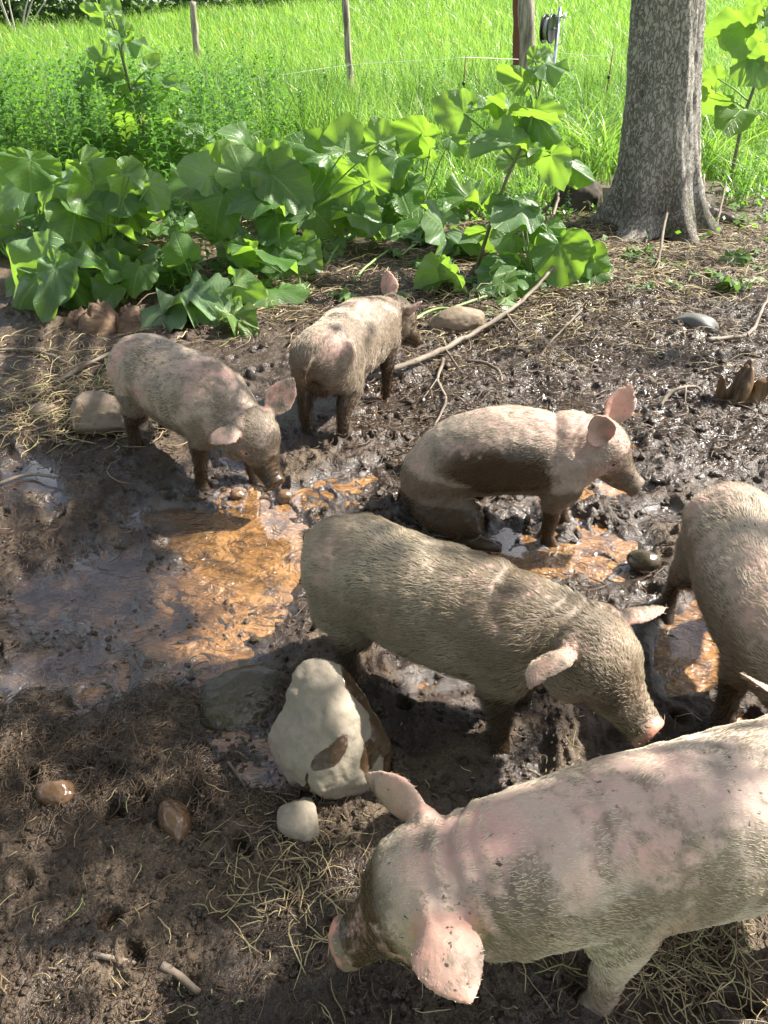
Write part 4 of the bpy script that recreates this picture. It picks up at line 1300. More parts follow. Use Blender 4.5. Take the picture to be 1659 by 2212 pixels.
# low clover-like ground cover
U, Vv = r_.uniform(560, 1659, 9000), r_.uniform(400, 560, 9000)
keep = r_.random(9000) < smooth(560, 430, Vv) * np.where(U > 1230, .35, 1)
keep &= ~((U > 1285) & (U < 1560) & (Vv < 505) & (Vv > 330))
P = np.array([gp(a, b) for a, b in zip(U[keep], Vv[keep])])
g = Geo()
n = len(P); zz = gz(P[:, 0], P[:, 1])
a = r_.uniform(0, 6.28, n); s = r_.uniform(.012, .035, n); lift_ = r_.uniform(.01, .09, n); tl = r_.normal(0, .5, (n, 2))
dx = np.stack([np.cos(a) * s, np.sin(a) * s, tl[:, 0] * s], 1); dy = np.stack([-np.sin(a) * s * .7, np.cos(a) * s * .7, tl[:, 1] * s], 1)
cpt = np.stack([P[:, 0], P[:, 1], zz + lift_], 1)
V = np.stack([cpt - dx, cpt - dy * .9, cpt + dx, cpt + dy * .9, cpt - dx * .3 - dy, cpt + dx * .5 + dy * .9], 1).reshape(-1, 3)
Qd = (np.arange(n) * 6)[:, None] + np.array([[0, 1, 2, 3]])
tag(mesh_np('ground_cover', V, Qd, [WEED_M]), kind='stuff')
# small yellow flowers dotted through the meadow
fx, fy = scatter_view(420, 8.5, 24, .56, 1.0)
fz = r_.uniform(.45, .8, 420) + field_z(fx, fy)
s_f = r_.uniform(.008, .017, 420) * (fy / 12)
off = np.array([[-1, 0, 0], [0, -.4, -.8], [1, 0, 0], [0, .4, .8]])
V = np.stack([fx, fy, fz], 1)[:, None] + off[None] * s_f[:, None, None]
FLOWER_M = simple_mat('yellow_petals', (.75, .60, .05), .6)
tag(mesh_np('meadow_flowers', V.reshape(-1, 3), (np.arange(420) * 4)[:, None] + np.array([[0, 1, 2, 3]]), [FLOWER_M]), kind='stuff')
# more burdock rosettes that close the thicket
fillr = np.random.default_rng(91)
FILL = [(60, 470, 7, 'leafy burdock rosette behind the dark clump at the left edge'), (190, 500, 8, 'burdock rosette at the foot of the tall purplish stalk'), (330, 520, 9, 'dense burdock rosette right of the tall purplish stalk'), (440, 470, 8, 'burdock rosette behind the pale-leaved clump'),
        (420, 630, 6, 'low burdock with torn leaves just above the left pig'), (560, 470, 7, 'burdock rosette in the back row of the thicket'), (700, 470, 8, 'burdock rosette in the middle behind the golden-backed pig'), (790, 430, 7, 'small burdock rosette in the bright grass behind the middle'),
        (830, 520, 7, 'trampled burdock rosette above the golden-backed pig\'s head'), (960, 540, 6, 'trampled burdock rosette left of the slender stalk'), (330, 610, 6, 'low burdock in front of the big pale leaf'), (20, 560, 6, 'burdock cut by the left edge of the picture'),
        (1210, 590, 5, 'crushed burdock at the edge of the mud below the tree'), (620, 600, 6, 'drooping burdock behind the golden-backed pig\'s rump'), (40, 640, 5, 'low burdock left of the hanging leaves at the picture edge'), (165, 625, 6, 'low burdock above the crumbling log chunk'), (270, 660, 5, 'low burdock right of the crumbling log chunk'), (500, 660, 5, 'flattened burdock between the two back pigs'), (1010, 640, 5, 'crushed burdock behind the round brown stone')]
for (u, v, n, lb) in FILL:
    L = []
    for k in range(int(n * .95)):
        a = R(fillr.uniform(10, 170)); d = fillr.uniform(25, 85)
        ju, jv = u + math.cos(a) * d * 1.3, v - math.sin(a) * d * 1.0 - 12
        ta = a + fillr.normal(0, .7) - (.0 if fillr.random() < .5 else math.copysign(1.2, math.cos(a)))
        l = fillr.uniform(22, 90)
        L.append((ju, jv, ju + math.cos(ta) * l, jv - math.sin(ta) * l * .6, l * fillr.uniform(.8, 1.1), 'fbdd'[fillr.integers(4)]))
    burdock(lb, (u, v), L)
# ================================================================== tree
t = NT('bark')
m_ = t.mapping((1.0, 1.0, .42))
wob_ = t.mix(.035, t.mapping((1, 1, .55)), t.noise(9, 4, .6, out='Color'))
vor = t.math('ABSOLUTE', t.math('SUBTRACT', t.noise(40, 5, .6, .5, t.mapping((1, 1, .5))), .5))
n2 = t.noise(26, 5, .65, 0.5, m_); n1 = t.noise(3.2, 4, .6)
crack = t.math('SUBTRACT', 1.0, t.mrange(vor, 0.0, 0.055))
c = t.mix(n2, (0.27, 0.245, 0.21), (0.42, 0.39, 0.345))
c = t.mix(t.ramp(n1, [(.45, 0.), (.7, .7)]), c, (0.26, 0.235, 0.20))
sx = t.N('SeparateXYZ'); t.L(t.obj(), sx.inputs[0])
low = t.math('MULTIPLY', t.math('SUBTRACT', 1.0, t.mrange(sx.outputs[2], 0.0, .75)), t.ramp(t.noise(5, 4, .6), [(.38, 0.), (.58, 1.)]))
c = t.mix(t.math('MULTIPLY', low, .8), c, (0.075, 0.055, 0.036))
c = t.mix(t.math('MULTIPLY', t.ramp(t.noise(2.1, 4, .7), [(.56, 0.), (.66, 1.)]), .55), c, (0.10, 0.12, 0.04))
c = t.mix(t.math('MULTIPLY', crack, .22), c, (0.085, 0.042, 0.034))
h = t.math('ADD', t.math('MULTIPLY', crack, -1.0), t.math('MULTIPLY', n2, .55))
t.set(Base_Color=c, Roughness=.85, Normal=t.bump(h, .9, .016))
BARK_M = t.m

tree_b = gg(1415, 478)
tree_b[2] -= .03
tree = empty('tree', tuple(tree_b))
tag(tree, 'large grey tree trunk with cracked bark and flaring roots at the right', 'tree')
TOPZ = 8.5
nz, na_ = 150, 120
zs = np.concatenate([np.linspace(0, 1.9, 110), np.linspace(1.95, TOPZ, 40)])
an = np.linspace(0, 2 * np.pi, na_, endpoint=False)
Zt, At = np.meshgrid(zs, an, indexing='ij')
rad = .235 + .060 * np.exp(-Zt / .42) + .035 * np.exp(-Zt / 1.3) - .018 * np.clip(Zt, 0, 3)
rad = np.where(Zt > 3, np.maximum(.181 - .022 * (Zt - 3), .03), rad)
def lobe(a0, w): 
    d = np.angle(np.exp(1j * (At - a0))); return np.exp(-(d / w) ** 2)
flare = np.exp(-Zt / .17)
rad += flare * (.24 * lobe(R(-125), .30) + .20 * lobe(R(-75), .24) + .18 * lobe(R(-35), .22) + .22 * lobe(R(180), .3) + .22 * lobe(R(20), .3) + .2 * lobe(R(90), .4))
rad += np.exp(-Zt / .5) * (.05 * lobe(R(-125), .35) + .035 * lobe(R(-70), .3) + .04 * lobe(R(-25), .3))
rad -= np.exp(-(Zt - .18) ** 2 / .03) * .04 * lobe(R(-98), .16)
q3 = np.stack([np.cos(At) * 3, np.sin(At) * 3, Zt * 1.2], -1).reshape(-1, 3)
rad += (.010 * noise3(q3, 1.4, 3) + .010 * noise3(q3 * [1, 1, .5], 5, 4) + .006 * noise3(q3 * [1, 1, .45], 13, 5) + .004 * noise3(q3 * [1, 1, .6], 30, 6)).reshape(rad.shape)
lean = np.array([-.135, -.01])
V = np.stack([np.cos(At) * rad + lean[0] * Zt, np.sin(At) * rad * .95 + lean[1] * Zt, Zt], -1).reshape(-1, 3)
i, j = np.meshgrid(np.arange(nz - 1), np.arange(na_), indexing='ij')
j2 = (j + 1) % na_
Qd = np.stack([i * na_ + j, i * na_ + j2, (i + 1) * na_ + j2, (i + 1) * na_ + j], -1).reshape(-1, 4)
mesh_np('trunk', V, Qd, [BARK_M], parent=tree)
# surface roots
def root(pts, r0):
    g = Geo()
    P = [np.array(gg(u, v)) for u, v in pts]
    P = np.array([[p[0], p[1], float(gz(p[0], p[1])[0]) + (.02 if k else .10)] for k, p in enumerate(P)]) - tree_b
    tube(g, P, np.linspace(r0, r0 * .3, len(P)), 14, 6)
    V, F = g.arrays()
    V = V + .012 * np.stack([noise3(V, 14, s) for s in (1, 2, 3)], 1)
    return mesh_np('root', V, F, [BARK_M], parent=tree)
root([(1345, 455), (1318, 468), (1296, 478), (1270, 486)], .075)
root([(1385, 470), (1375, 485), (1362, 498), (1340, 506)], .060)
root([(1440, 470), (1448, 486), (1440, 500), (1425, 512)], .055)
root([(1490, 455), (1520, 462), (1555, 470), (1600, 488)], .07)
# torn orange wood where a root was broken
TORN_M = NT('torn_wood'); TORN_M.set(Base_Color=TORN_M.mix(TORN_M.noise(30, 5, .7), (.10, .045, .02), (.42, .20, .08)), Roughness=.8); TORN_M = TORN_M.m

# crown above the picture: limbs and leaf sprays that shade the wallow
CROWN_M = leaf_material('crown_leaf', (0.045, 0.105, 0.02), (0.07, 0.14, 0.035), (0.22, 0.46, 0.04), veins=False, tr_w=.3)
sr = np.random.default_rng(5)
def spray_pts(n, spread, c):
    return c + sr.normal(0, 1, (n, 3)) * spread
def shade_at(u, v, z=0.0, lo=3.6, hi=6.0):
    g0 = gp(u, v, z)
    hgt = sr.uniform(lo, hi)
    return g0 + SUN / SUN[2] * (hgt - z)
SH = []      # (centre, spread, leaves)
def shade_blob(u, v, ru, rv, n, z=0.0, spread=.17, leaves=60, lo=3.4, hi=5.4):
    for _ in range(n):
        a, r = sr.uniform(0, 6.28), math.sqrt(sr.random())
        SH.append((shade_at(u + ru * r * math.cos(a), v + rv * r * math.sin(a), z, lo, hi), spread * sr.uniform(.7, 1.3), leaves))
SHADE = [(150, 1330, 150, 110, 5), (280, 1560, 270, 90, 5), (560, 1540, 110, 60, 2),
         (130, 1750, 180, 110, 4), (300, 1960, 300, 130, 6), (640, 2080, 220, 120, 3), (340, 1120, 100, 40, 2), (230, 1240, 110, 50, 3)]
for a in SHADE: shade_blob(*a[:4], int(a[4] * 1.2 + .5), spread=.105, leaves=22)
# small sprays that only dapple the pigs' backs
def dapple(u, v, ru, rv, n, z): shade_blob(u, v, ru, rv, n, z, .055, 13)
dapple(930, 1330, 190, 90, 3, .42)
dapple(1250, 1800, 280, 150, 5, .48)
dapple(1500, 1720, 150, 130, 3, .5)
dapple(960, 2040, 120, 90, 3, .35)
dapple(340, 830, 90, 90, 3, .4)
dapple(770, 720, 100, 80, 3, .4)
dapple(1560, 1180, 70, 120, 2, .45)
dapple(700, 1620, 90, 100, 1, .2)
for (u, v, ru, rv, n) in ((80, 900, 60, 120, 2), (1300, 760, 260, 60, 3), (1330, 560, 260, 60, 3), (250, 540, 250, 90, 4)):
    shade_blob(u, v, ru, rv, n, 0, .10, 34)
# the sprays gather on limbs
cen = np.array([s[0] for s in SH])
g_l = Geo(); LV = []
tb = tree_b + np.array([lean[0] * 5, 0, 0])
ang = np.arctan2(cen[:, 1] - tb[1], cen[:, 0] - tb[0])
order = np.argsort(ang)
groups = np.array_split(order, 16)
for gi in groups:
    far = cen[gi].mean(0)
    start = np.array([tb[0], tb[1], max(2.4, min(7.5, far[2] - .5 * np.hypot(*(far - tb)[:2]) * .5))])
    mid = (start + far) / 2 + np.array([0, 0, .25])
    tube(g_l, np.array([start, mid, far]) - tree_b, [.034, .018, .006], 7, 4)
    for q_, k in enumerate(gi):
        c0, sp0, nl = SH[k]
        a0 = start + (far - start) * .6 + np.array([0, 0, .15])
        if q_ % 3 == 0: tube(g_l, np.array([a0, (a0 + c0) / 2 + [0, 0, .1], c0]) - tree_b, [.005, .004, .002], 4, 2)
        P = spray_pts(nl, sp0, c0) 
        LV.append(P)
# unseen foliage and limbs added over the viewer to shut out the sky behind
for k in range(100):
    c0 = np.array([sr.uniform(-8, 1.6), sr.uniform(-7.0, 1.6), sr.uniform(4.0, 7.5)])
    if c0[1] > .6 and c0[2] < 5.5: c0[2] += 1.5
    LV.append(spray_pts(330, .42, c0))
    if k % 6 == 0:
        st = np.array([tb[0], tb[1], sr.uniform(5.5, 7)])
        tube(g_l, np.array([st, (st + c0) / 2 + [0, 0, .5], c0]) - tree_b, [.06, .04, .015], 7, 4)
g_l.build('limbs', [BARK_M], tree)
P = np.vstack(LV)
n = len(P)
d1 = sr.normal(0, 1, (n, 3)); d1[:, 2] *= .5; d1 /= np.linalg.norm(d1, axis=1)[:, None]
d2 = sr.normal(0, 1, (n, 3)); d2 -= d1 * (d1 * d2).sum(1)[:, None]; d2 /= np.linalg.norm(d2, axis=1)[:, None]
s = np.where(P[:, 1] < 1.6, sr.uniform(.07, .12, n), sr.uniform(.035, .062, n))[:, None]
V = np.stack([P - d1 * s, P - d2 * s * .55, P + d1 * s * 1.1, P + d2 * s * .55], 1) - tree_b
Qd = (np.arange(n) * 4)[:, None] + np.array([[0, 1, 2, 3]])
cr = mesh_np('crown', V.reshape(-1, 3), Qd, [CROWN_M], parent=tree); cr['kind'] = 'stuff'

# ================================================================== stones
def stone_mat(name, a, b, wetness=0.0, mudcol=(0.07, 0.042, 0.022), mudz=.04, speck=(0.05, 0.045, 0.04)):
    t = NT(name)
    n1 = t.noise(7, 5, .6); n2 = t.noise(34, 5, .65); n3 = t.noise(120, 3, .6)
    c = t.mix(t.ramp(n1, [(.3, 0.), (.7, 1.)]), a, b)
    c = t.mix(t.math('MULTIPLY', t.ramp(n3, [(.58, 0.), (.74, 1.)]), .2), c, speck)
    sx = t.N('SeparateXYZ'); t.L(t.obj(), sx.inputs[0])
    m = t.attr('muddy')
    mm = t.mrange(t.math('ADD', m, t.math('MULTIPLY', t.math('SUBTRACT', n2, .5), .7)), .42, .52)
    c = t.mix(t.math('MULTIPLY', t.ramp(t.noise(16, 6, .75), [(.5, 0.), (.66, 1.)]), .5), c, tuple(x * .55 for x in a))
    c = t.mix(mm, c, mudcol)
    r = t.mrange(t.math('MAXIMUM', mm, wetness), 0, 1, .72, .2)
    h = t.math('ADD', t.math('MULTIPLY', n2, .8), t.math('MULTIPLY', n3, .3))
    h = t.math('ADD', h, t.math('MULTIPLY', mm, .4))
    t.set(Base_Color=c, Roughness=r, Normal=t.bump(h, .55, .006))
    return t.m
S_GREY = stone_mat('stone_grey', (0.21, 0.175, 0.13), (0.32, 0.272, 0.205))
S_TAN = stone_mat('stone_tan', (0.16, 0.115, 0.07), (0.27, 0.20, 0.135), 0, (.09, .06, .035))
S_WET = stone_mat('stone_wet', (0.10, 0.058, 0.032), (0.17, 0.10, 0.055), 1.0, (.08, .05, .03))
S_DARK = stone_mat('stone_dark_wet', (0.045, 0.042, 0.026), (0.085, 0.060, 0.034), 1.0, (.05, .032, .02))
S_SLAB = stone_mat('stone_slab', (0.15, 0.112, 0.078), (0.25, 0.195, 0.14), 0, (.16, .11, .07))

def stone(label, loc, r, seed, mat, rot=(0, 0, 0), facets=9, sink=.3, mudfn=None, sub=5, name='stone', power=2.6, rnd=.03, hr=(.70, 1.0), taper=0):
    r_ = np.random.default_rng(seed)
    import bmesh
    bm = bmesh.new(); bmesh.ops.create_icosphere(bm, subdivisions=sub, radius=1)
    V = np.array([v.co[:] for v in bm.verts]); F = np.array([[v.index for v in f.verts] for f in bm.faces]); bm.free()
    d = V / np.linalg.norm(V, axis=1)[:, None]
    # rounded polyhedron: soft minimum over random planes
    nrm = r_.normal(0, 1, (facets, 3)); nrm /= np.linalg.norm(nrm, axis=1)[:, None]
    h = r_.uniform(hr[0], hr[1], facets)
    k = np.clip(d @ nrm.T, 1e-3, None) / h
    rad = 1 / (np.sum(k ** (power * 5), 1) + 1.0 ** (power * 5)) ** (1 / (power * 5))
    V = d * rad[:, None]
    V = V * (1 + .05 * noise3(d, 2.2, seed) + rnd * noise3(d, 5, seed + 1) + .012 * noise3(d, 13, seed + 2) + .005 * noise3(d, 30, seed + 3))[:, None]
    muddy = mudfn(V, d) if mudfn else np.zeros(len(V))
    if taper: V[:, :2] *= (1.05 - taper * V[:, 2:3] * (V[:, 2:3] > -.3))
    V = (V * np.array(r)) @ rotm(rot[2], rot[1], rot[0]).T
    low = 1 - smooth(-.5, .0, V[:, 2] / max(r))
    me_ = mesh_np(name, V, F, [mat])
    attr(me_.data, 'muddy', np.clip(np.maximum(muddy, low * .8), 0, 1))
    me_.location = loc
    return tag(me_, label, 'stone')

def bmud(V, d):
    V = V + .22 * np.stack([noise3(V, 2.6, 91), noise3(V, 2.6, 92), noise3(V, 2.6, 93)], 1)
    m = .95 * np.exp(-(((V[:, 0] - .55) / .40) ** 2 + ((V[:, 1] - .1) / .8) ** 2)) * (V[:, 2] > -.3)
    V = V + .12 * np.stack([noise3(V, 7, 94), noise3(V, 7, 95), noise3(V, 7, 96)], 1)
    m = np.maximum(m, .8 * np.exp(-(((V[:, 0] + .02) / .26) ** 2 + ((V[:, 1] + .42) / .30) ** 2) ** 2) * (V[:, 2] > -.2))
    return m
RIGHT_, UPC_, FWD_ = np.array([1.0, 0, 0]), np.array([0, sp, cp]), np.array([0, cp, -sp])
def hull_stone(label, c, sil, inner, mat, mudfn, voxel=.006, iters=14, seed=1, amp=1.0):
    """an angular stone: convex body through an outline round c and points in front of and behind it"""
    import bmesh
    zc = float(proj(c)[2]); u0, v0 = float(proj(c)[0]), float(proj(c)[1])
    P = [c + RIGHT_ * (u - u0) / FPX * zc - UPC_ * (v - v0) / FPX * zc for u, v in sil]
    P += [c + RIGHT_ * (u - u0) / FPX * zc - UPC_ * (v - v0) / FPX * zc - FWD_ * d for u, v, d in inner]
    bm = bmesh.new()
    for p_ in P: bm.verts.new(p_ - c)
    bmesh.ops.convex_hull(bm, input=bm.verts)
    bmesh.ops.triangulate(bm, faces=bm.faces)
    bm.verts.ensure_lookup_table(); bm.verts.index_update()
    V = np.array([v.co[:] for v in bm.verts]); F = np.array([[v.index for v in f.verts] for f in bm.faces]); bm.free()
    g = Geo(); g.add(V, None, F)
    me_, V, N = remesh(g, voxel, iters, .5)
    V = V + N * (amp * (.010 * noise3(V, 9, seed) + .0055 * noise3(V, 24, seed + 1) + .0028 * noise3(V, 60, seed + 2) + .0012 * noise3(V, 140, seed + 3)))[:, None]
    me_.vertices.foreach_set('co', V.astype(np.float32).ravel()); me_.update()
    me_.materials.clear(); me_.materials.append(mat)
    me_.polygons.foreach_set('use_smooth', np.ones(len(me_.polygons), bool))
    U_ = V @ RIGHT_ * FPX / zc + u0; W_ = v0 - V @ UPC_ * FPX / zc
    attr(me_, 'muddy', np.clip(mudfn(V, U_, W_), 0, 1))
    o = bpy.data.objects.new('boulder', me_); C.objects.link(o); o.location = c
    return tag(o, label, 'stone', 'stones lying in the mud')
def bmud(V, U, W):
    w1 = 45 * noise3(V, 14, 91); w2 = 45 * noise3(V, 14, 92)
    U = U + w1; W = W + w2
    edge = 700 + (W - 1410) * .47
    m = .95 * smooth(edge - 10, edge + 45, U)
    m = np.maximum(m, .9 * np.exp(-(((U - 705) / 42) ** 2 + ((W - 1600) / 50) ** 2) ** 2))
    m = np.maximum(m, .8 * np.exp(-(((U - 680) / 10) ** 2 + ((W - 1680) / 40) ** 2) ** 2))
    return np.maximum(m, .9 * (1 - smooth(-.15, -.08, V[:, 2])))
bc = gp(714, 1590, .095)
hull_stone('large pale boulder with a muddy wet right side in front of the bristly pig', bc,
    [(665, 1412), (700, 1408), (748, 1428), (792, 1500), (832, 1560), (856, 1612), (842, 1680), (802, 1730), (742, 1748), (690, 1737), (640, 1700), (600, 1650), (581, 1590), (600, 1540), (624, 1490), (640, 1440)],
    [(690, 1480, .05), (735, 1560, .11), (665, 1600, .10), (700, 1680, .10), (790, 1660, .08), (770, 1580, .09), (620, 1620, .06), (690, 1500, -.08), (750, 1600, -.13), (660, 1600, -.12), (720, 1690, -.12)],
    S_GREY, bmud)
p = gg(648, 1772)
stone('small grey stone with a pointed corner leaning against the large boulder', (p[0], p[1] - .01, .02), (.058, .052, .046), 8, S_GREY, (0, 0, R(-20)), 7)
p = gg(125, 1712)
stone('rounded wet brown stone near the left edge of the foreground', (p[0], p[1], .012), (.048, .038, .038), 12, S_WET, (0, 0, R(5)), 8)
p = gg(378, 1790)
stone('oblong wet orange-brown stone in the foreground mud', (p[0], p[1], .012), (.038, .055, .038), 15, S_WET, (0, 0, R(28)), 8)
p = gg(525, 1500)
stone('dark submerged boulder with a wet mossy back left of the large pale boulder', (p[0], p[1], -.045), (.150, .115, .085), 19, S_DARK, (0, 0, R(15)), 9, sub=6)
def slabm(V, d): return .35 + .3 * noise3(d, 3, 5)
bc = gp(222, 893, .07)
def smud(V, U, W): return .30 + .3 * noise3(V, 12, 5) + .5 * (1 - smooth(-.07, -.03, V[:, 2]))
hull_stone('square sandy stone block behind the hind legs of the left pig', bc,
    [(160, 862), (178, 846), (215, 842), (262, 862), (284, 905), (292, 935), (240, 945), (168, 942), (155, 900)],
    [(180, 870, .07), (265, 880, .06), (178, 935, .09), (278, 930, .09), (180, 860, -.12), (270, 880, -.12), (175, 930, -.12), (280, 930, -.12)],
    S_SLAB, smud, .008, 8, 5, .7)
p = gg(88, 885)
stone('flat pale stone mostly buried left of the square block', (p[0], p[1], .0), (.09, .05, .045), 27, S_SLAB, (0, 0, R(10)), 8)
p = gg(985, 712)
stone('rounded log-like brown stone at the tip of the golden-backed pig\'s snout', (p[0], p[1], .05), (.155, .085, .085), 31, S_TAN, (0, R(-6), R(8)), 8)
p = gg(1245, 448)
stone('dark earthy boulder leaning on the left side of the tree foot', (p[0], p[1], .10), (.22, .22, .24), 35, simple_mat('dark_earth', (.05, .038, .026), .9), (0, 0, 0), 9, rnd=.06)
for (u, v, rx, ry, rz_, sd, lb) in ((1075, 400, .26, .12, .07, 41, 'long flat pinkish stone lying in the weeds left of the tree'), (1010, 412, .12, .08, .06, 42, 'smaller flat stone left of the long pinkish stone'), (1120, 385, .16, .1, .07, 43, 'flat stone behind the long pinkish stone')):
    p = gg(u, v)
    stone(lb, (p[0], p[1], float(gz(p[0], p[1])[0]) + .02), (rx, ry, rz_), sd, S_SLAB, (0, 0, R(8)), 8, sub=4)
p = gg(1505, 705)
stone('grey elongated stone half buried in the mud bank at the right', (p[0], p[1], float(gz(p[0], p[1])[0]) + .01), (.14, .07, .055), 45, simple_mat('grey_stone', (.10, .10, .09), .6), (0, R(8), R(-20)), 8, sub=4)
for k, (u, v, s_) in enumerate(((512, 1075, .026), (615, 1080, .03), (960, 1130, .02), (1390, 1215, .045), (175, 885, .02))):
    p = gg(u, v)
    stone(['small wet clod-like stone below the left pig\'s snout', 'wet brown lump beside the left pig\'s front hoof', 'small stone between the sitting pig and the bristly pig', 'dark wet lump left of the right-hand pig\'s hind leg', 'tiny pale stone left of the square block'][k],
          (p[0], p[1], float(gz(p[0], p[1])[0]) + .01), (s_ * 1.2, s_, s_ * .8), 50 + k, S_WET if k < 3 else S_DARK, (0, 0, k), 8, sub=4)

# ================================================================== wood
t = NT('dead_wood')
n2 = t.noise(40, 5, .65, 0, t.mapping((1, 1, 1)))
n1 = t.noise(6, 4, .6)
t.set(Base_Color=t.mix(t.math('MULTIPLY', t.ramp(n1, [(.4, 0.), (.65, 1.)]), .85), t.mix(n2, (0.13, 0.10, 0.075), (0.30, 0.25, 0.19)), (0.09, 0.06, 0.038)), Roughness=.75, Normal=t.bump(n2, .6, .004))
WOOD_M = t.m
t = NT('weathered_post')
n2 = t.noise(30, 5, .65, 0, t.mapping((1, 1, .12)))
t.set(Base_Color=t.mix(t.ramp(n2, [(.35, 0.), (.65, 1.)]), (0.11, 0.085, 0.06), (0.42, 0.37, 0.29)), Roughness=.85, Normal=t.bump(n2, .8, .01))
POST_M = t.m

def stick(label, pts, r0, r1, twigs=(), name='stick', mat=None, wob=.006, group='sticks lying on the mud', seed=1, hgt=None, dz=.0):
    P = []
    for k, q in enumerate(pts):
        p = gg(q[0], q[1])
        P.append([p[0], p[1], float(gz(p[0], p[1])[0]) + r0 * .7 + (q[2] if len(q) > 2 else 0)])
    P = np.array(P); o0 = P[0].copy()
    g = Geo()
    tube(g, P - o0, np.linspace(r0, r1, len(P)), 10, 6)
    V, F = g.arrays()
    V = V + wob * np.stack([noise3(V, 12, seed + s) for s in (1, 2, 3)], 1) + r0 * .18 * np.stack([noise3(V, 45, seed + s) for s in (1, 2, 3)], 1)
    o = mesh_np(name, V, F, [mat or WOOD_M])
    o.location = o0
    tag(o, label, 'branch' if name == 'branch' else 'stick', group)
    for tw in twigs:
        g = Geo(); T = []
        for q in tw:
            p = gg(q[0], q[1]); T.append([p[0], p[1], float(gz(p[0], p[1])[0]) + .012 + (q[2] if len(q) > 2 else 0)])
        tube(g, np.array(T) - o0, np.linspace(r1 * .8, r1 * .25, len(T)), 6, 4)
        g.build('twig', [mat or WOOD_M], o)
    return o
stick('long pale fallen branch slanting from the golden-backed pig up to the bright burdock leaves', [(800, 826, .01), (880, 800, .02), (960, 770, .03), (1030, 738, .04), (1090, 700, .05), (1140, 668, .08), (1180, 640, .13), (1212, 596, .2)], .0155, .009,
      [[(1090, 700, .05), (1120, 720, .02), (1140, 722)], [(960, 770, .03), (990, 800, .0), (1000, 812)]], 'branch')
stick('reddish crooked root twisting down from the fallen branch', [(957, 785, .02), (945, 830, .02), (962, 870, .015), (950, 905, .01), (928, 945)], .008, .004, [[(945, 830, .02), (920, 862, .01), (905, 870)]])
stick('thin curved root right of the crooked one', [(1010, 790, .02), (1050, 800, .03), (1075, 815, .02), (1083, 830)], .009, .006)
stick('pale forked stick lying on the mud bank at the right edge', [(1528, 737), (1570, 738, .01), (1610, 733, .02), (1630, 712, .03), (1645, 680, .05), (1652, 662, .06)], .012, .007, [[(1612, 733, .02), (1624, 745, .0)], [(1630, 712, .03), (1655, 712, .02)]])
stick('thin pale twig with a fork lying left of the dark stump', [(1425, 885), (1440, 868, .03), (1470, 862, .05), (1500, 852, .05), (1512, 858, .03)], .010, .006, [[(1440, 868, .03), (1430, 895, .0)], [(1475, 862, .05), (1478, 885, 0)]])
stick('thin straight twig leaning on the mud right of the fallen branch', [(1255, 683, .04), (1220, 715, .02), (1180, 755, .01), (1150, 800)], .006, .004)
stick('dark buried stick crossing the puddle margin at the left', [(-10, 1043), (60, 1035, .01), (128, 1030)], .008, .005)
stick('grey weathered stick lying beside the left pig\'s rump', [(120, 840), (190, 800, .02), (250, 772, .02), (300, 758, .01)], .013, .008)
stick('grey weathered stick above the square block at the left edge', [(-10, 757), (80, 765, .01), (150, 790), (200, 815)], .010, .006)
stick('thin stick crossing above the square block', [(60, 800), (120, 815, .01), (170, 832), (200, 838)], .006, .004)
stick('thick short stick in the bottom mud left of the nearest pig', [(345, 2092), (385, 2120, .005), (428, 2152)], .0085, .0065, name='stick')
stick('pale rotten stick in the bottom left mud', [(195, 2068), (240, 2078, .003), (290, 2088)], .0055, .004)
stick('thin wet stick standing out of the shiny mud left of the small grey stone', [(492, 1655, .01), (515, 1690, .01), (540, 1725)], .004, .003)
stick('bare sapling standing upright below the tree', [(1418, 590), (1422, 560, .06), (1428, 520, .18), (1432, 500, .26)], .012, .008)
stick('leaning dry stalk right of the tree foot', [(1515, 500), (1512, 470, .1), (1508, 440, .22)], .010, .007)
stick('broken dry stalk right of the leaning one', [(1545, 500), (1552, 470, .1), (1556, 448, .18)], .012, .006)
stick('cut burdock stalk standing in the trampled litter', [(1185, 500), (1197, 475, .08), (1205, 445, .16)], .012, .010)
stick('dry stalk leaning among the trampled leaves', [(1005, 500), (1012, 530, .0), (1025, 575)], .008, .006)
for k, (u, v, du, dv) in enumerate(((930, 690, 120, -40), (860, 560, 90, -50), (1000, 640, 130, -20), (560, 650, -90, 30), (700, 580, 60, -70), (760, 610, 80, -60), (480, 700, 80, 20), (880, 700, 110, -30))):
    stick(['long green burdock stalk lying behind the golden-backed pig', 'cut green stalk in the middle of the trampled strip', 'green stalk lying above the round brown stone', 'green stalk lying between the left pig and the thicket', 'green stalk leaning behind the golden-backed pig\'s rump', 'pale stalk crossing the bare earth behind the golden-backed pig', 'short green stalk at the shoulder of the left pig', 'green stalk lying beside the round brown stone'][k],
          [(u, v), (u + du * .5, v + dv * .5, .03), (u + du, v + dv, .02)], .010, .006, mat=GSTEM_M, name='cut_stalk', group='cut burdock stalks lying about')
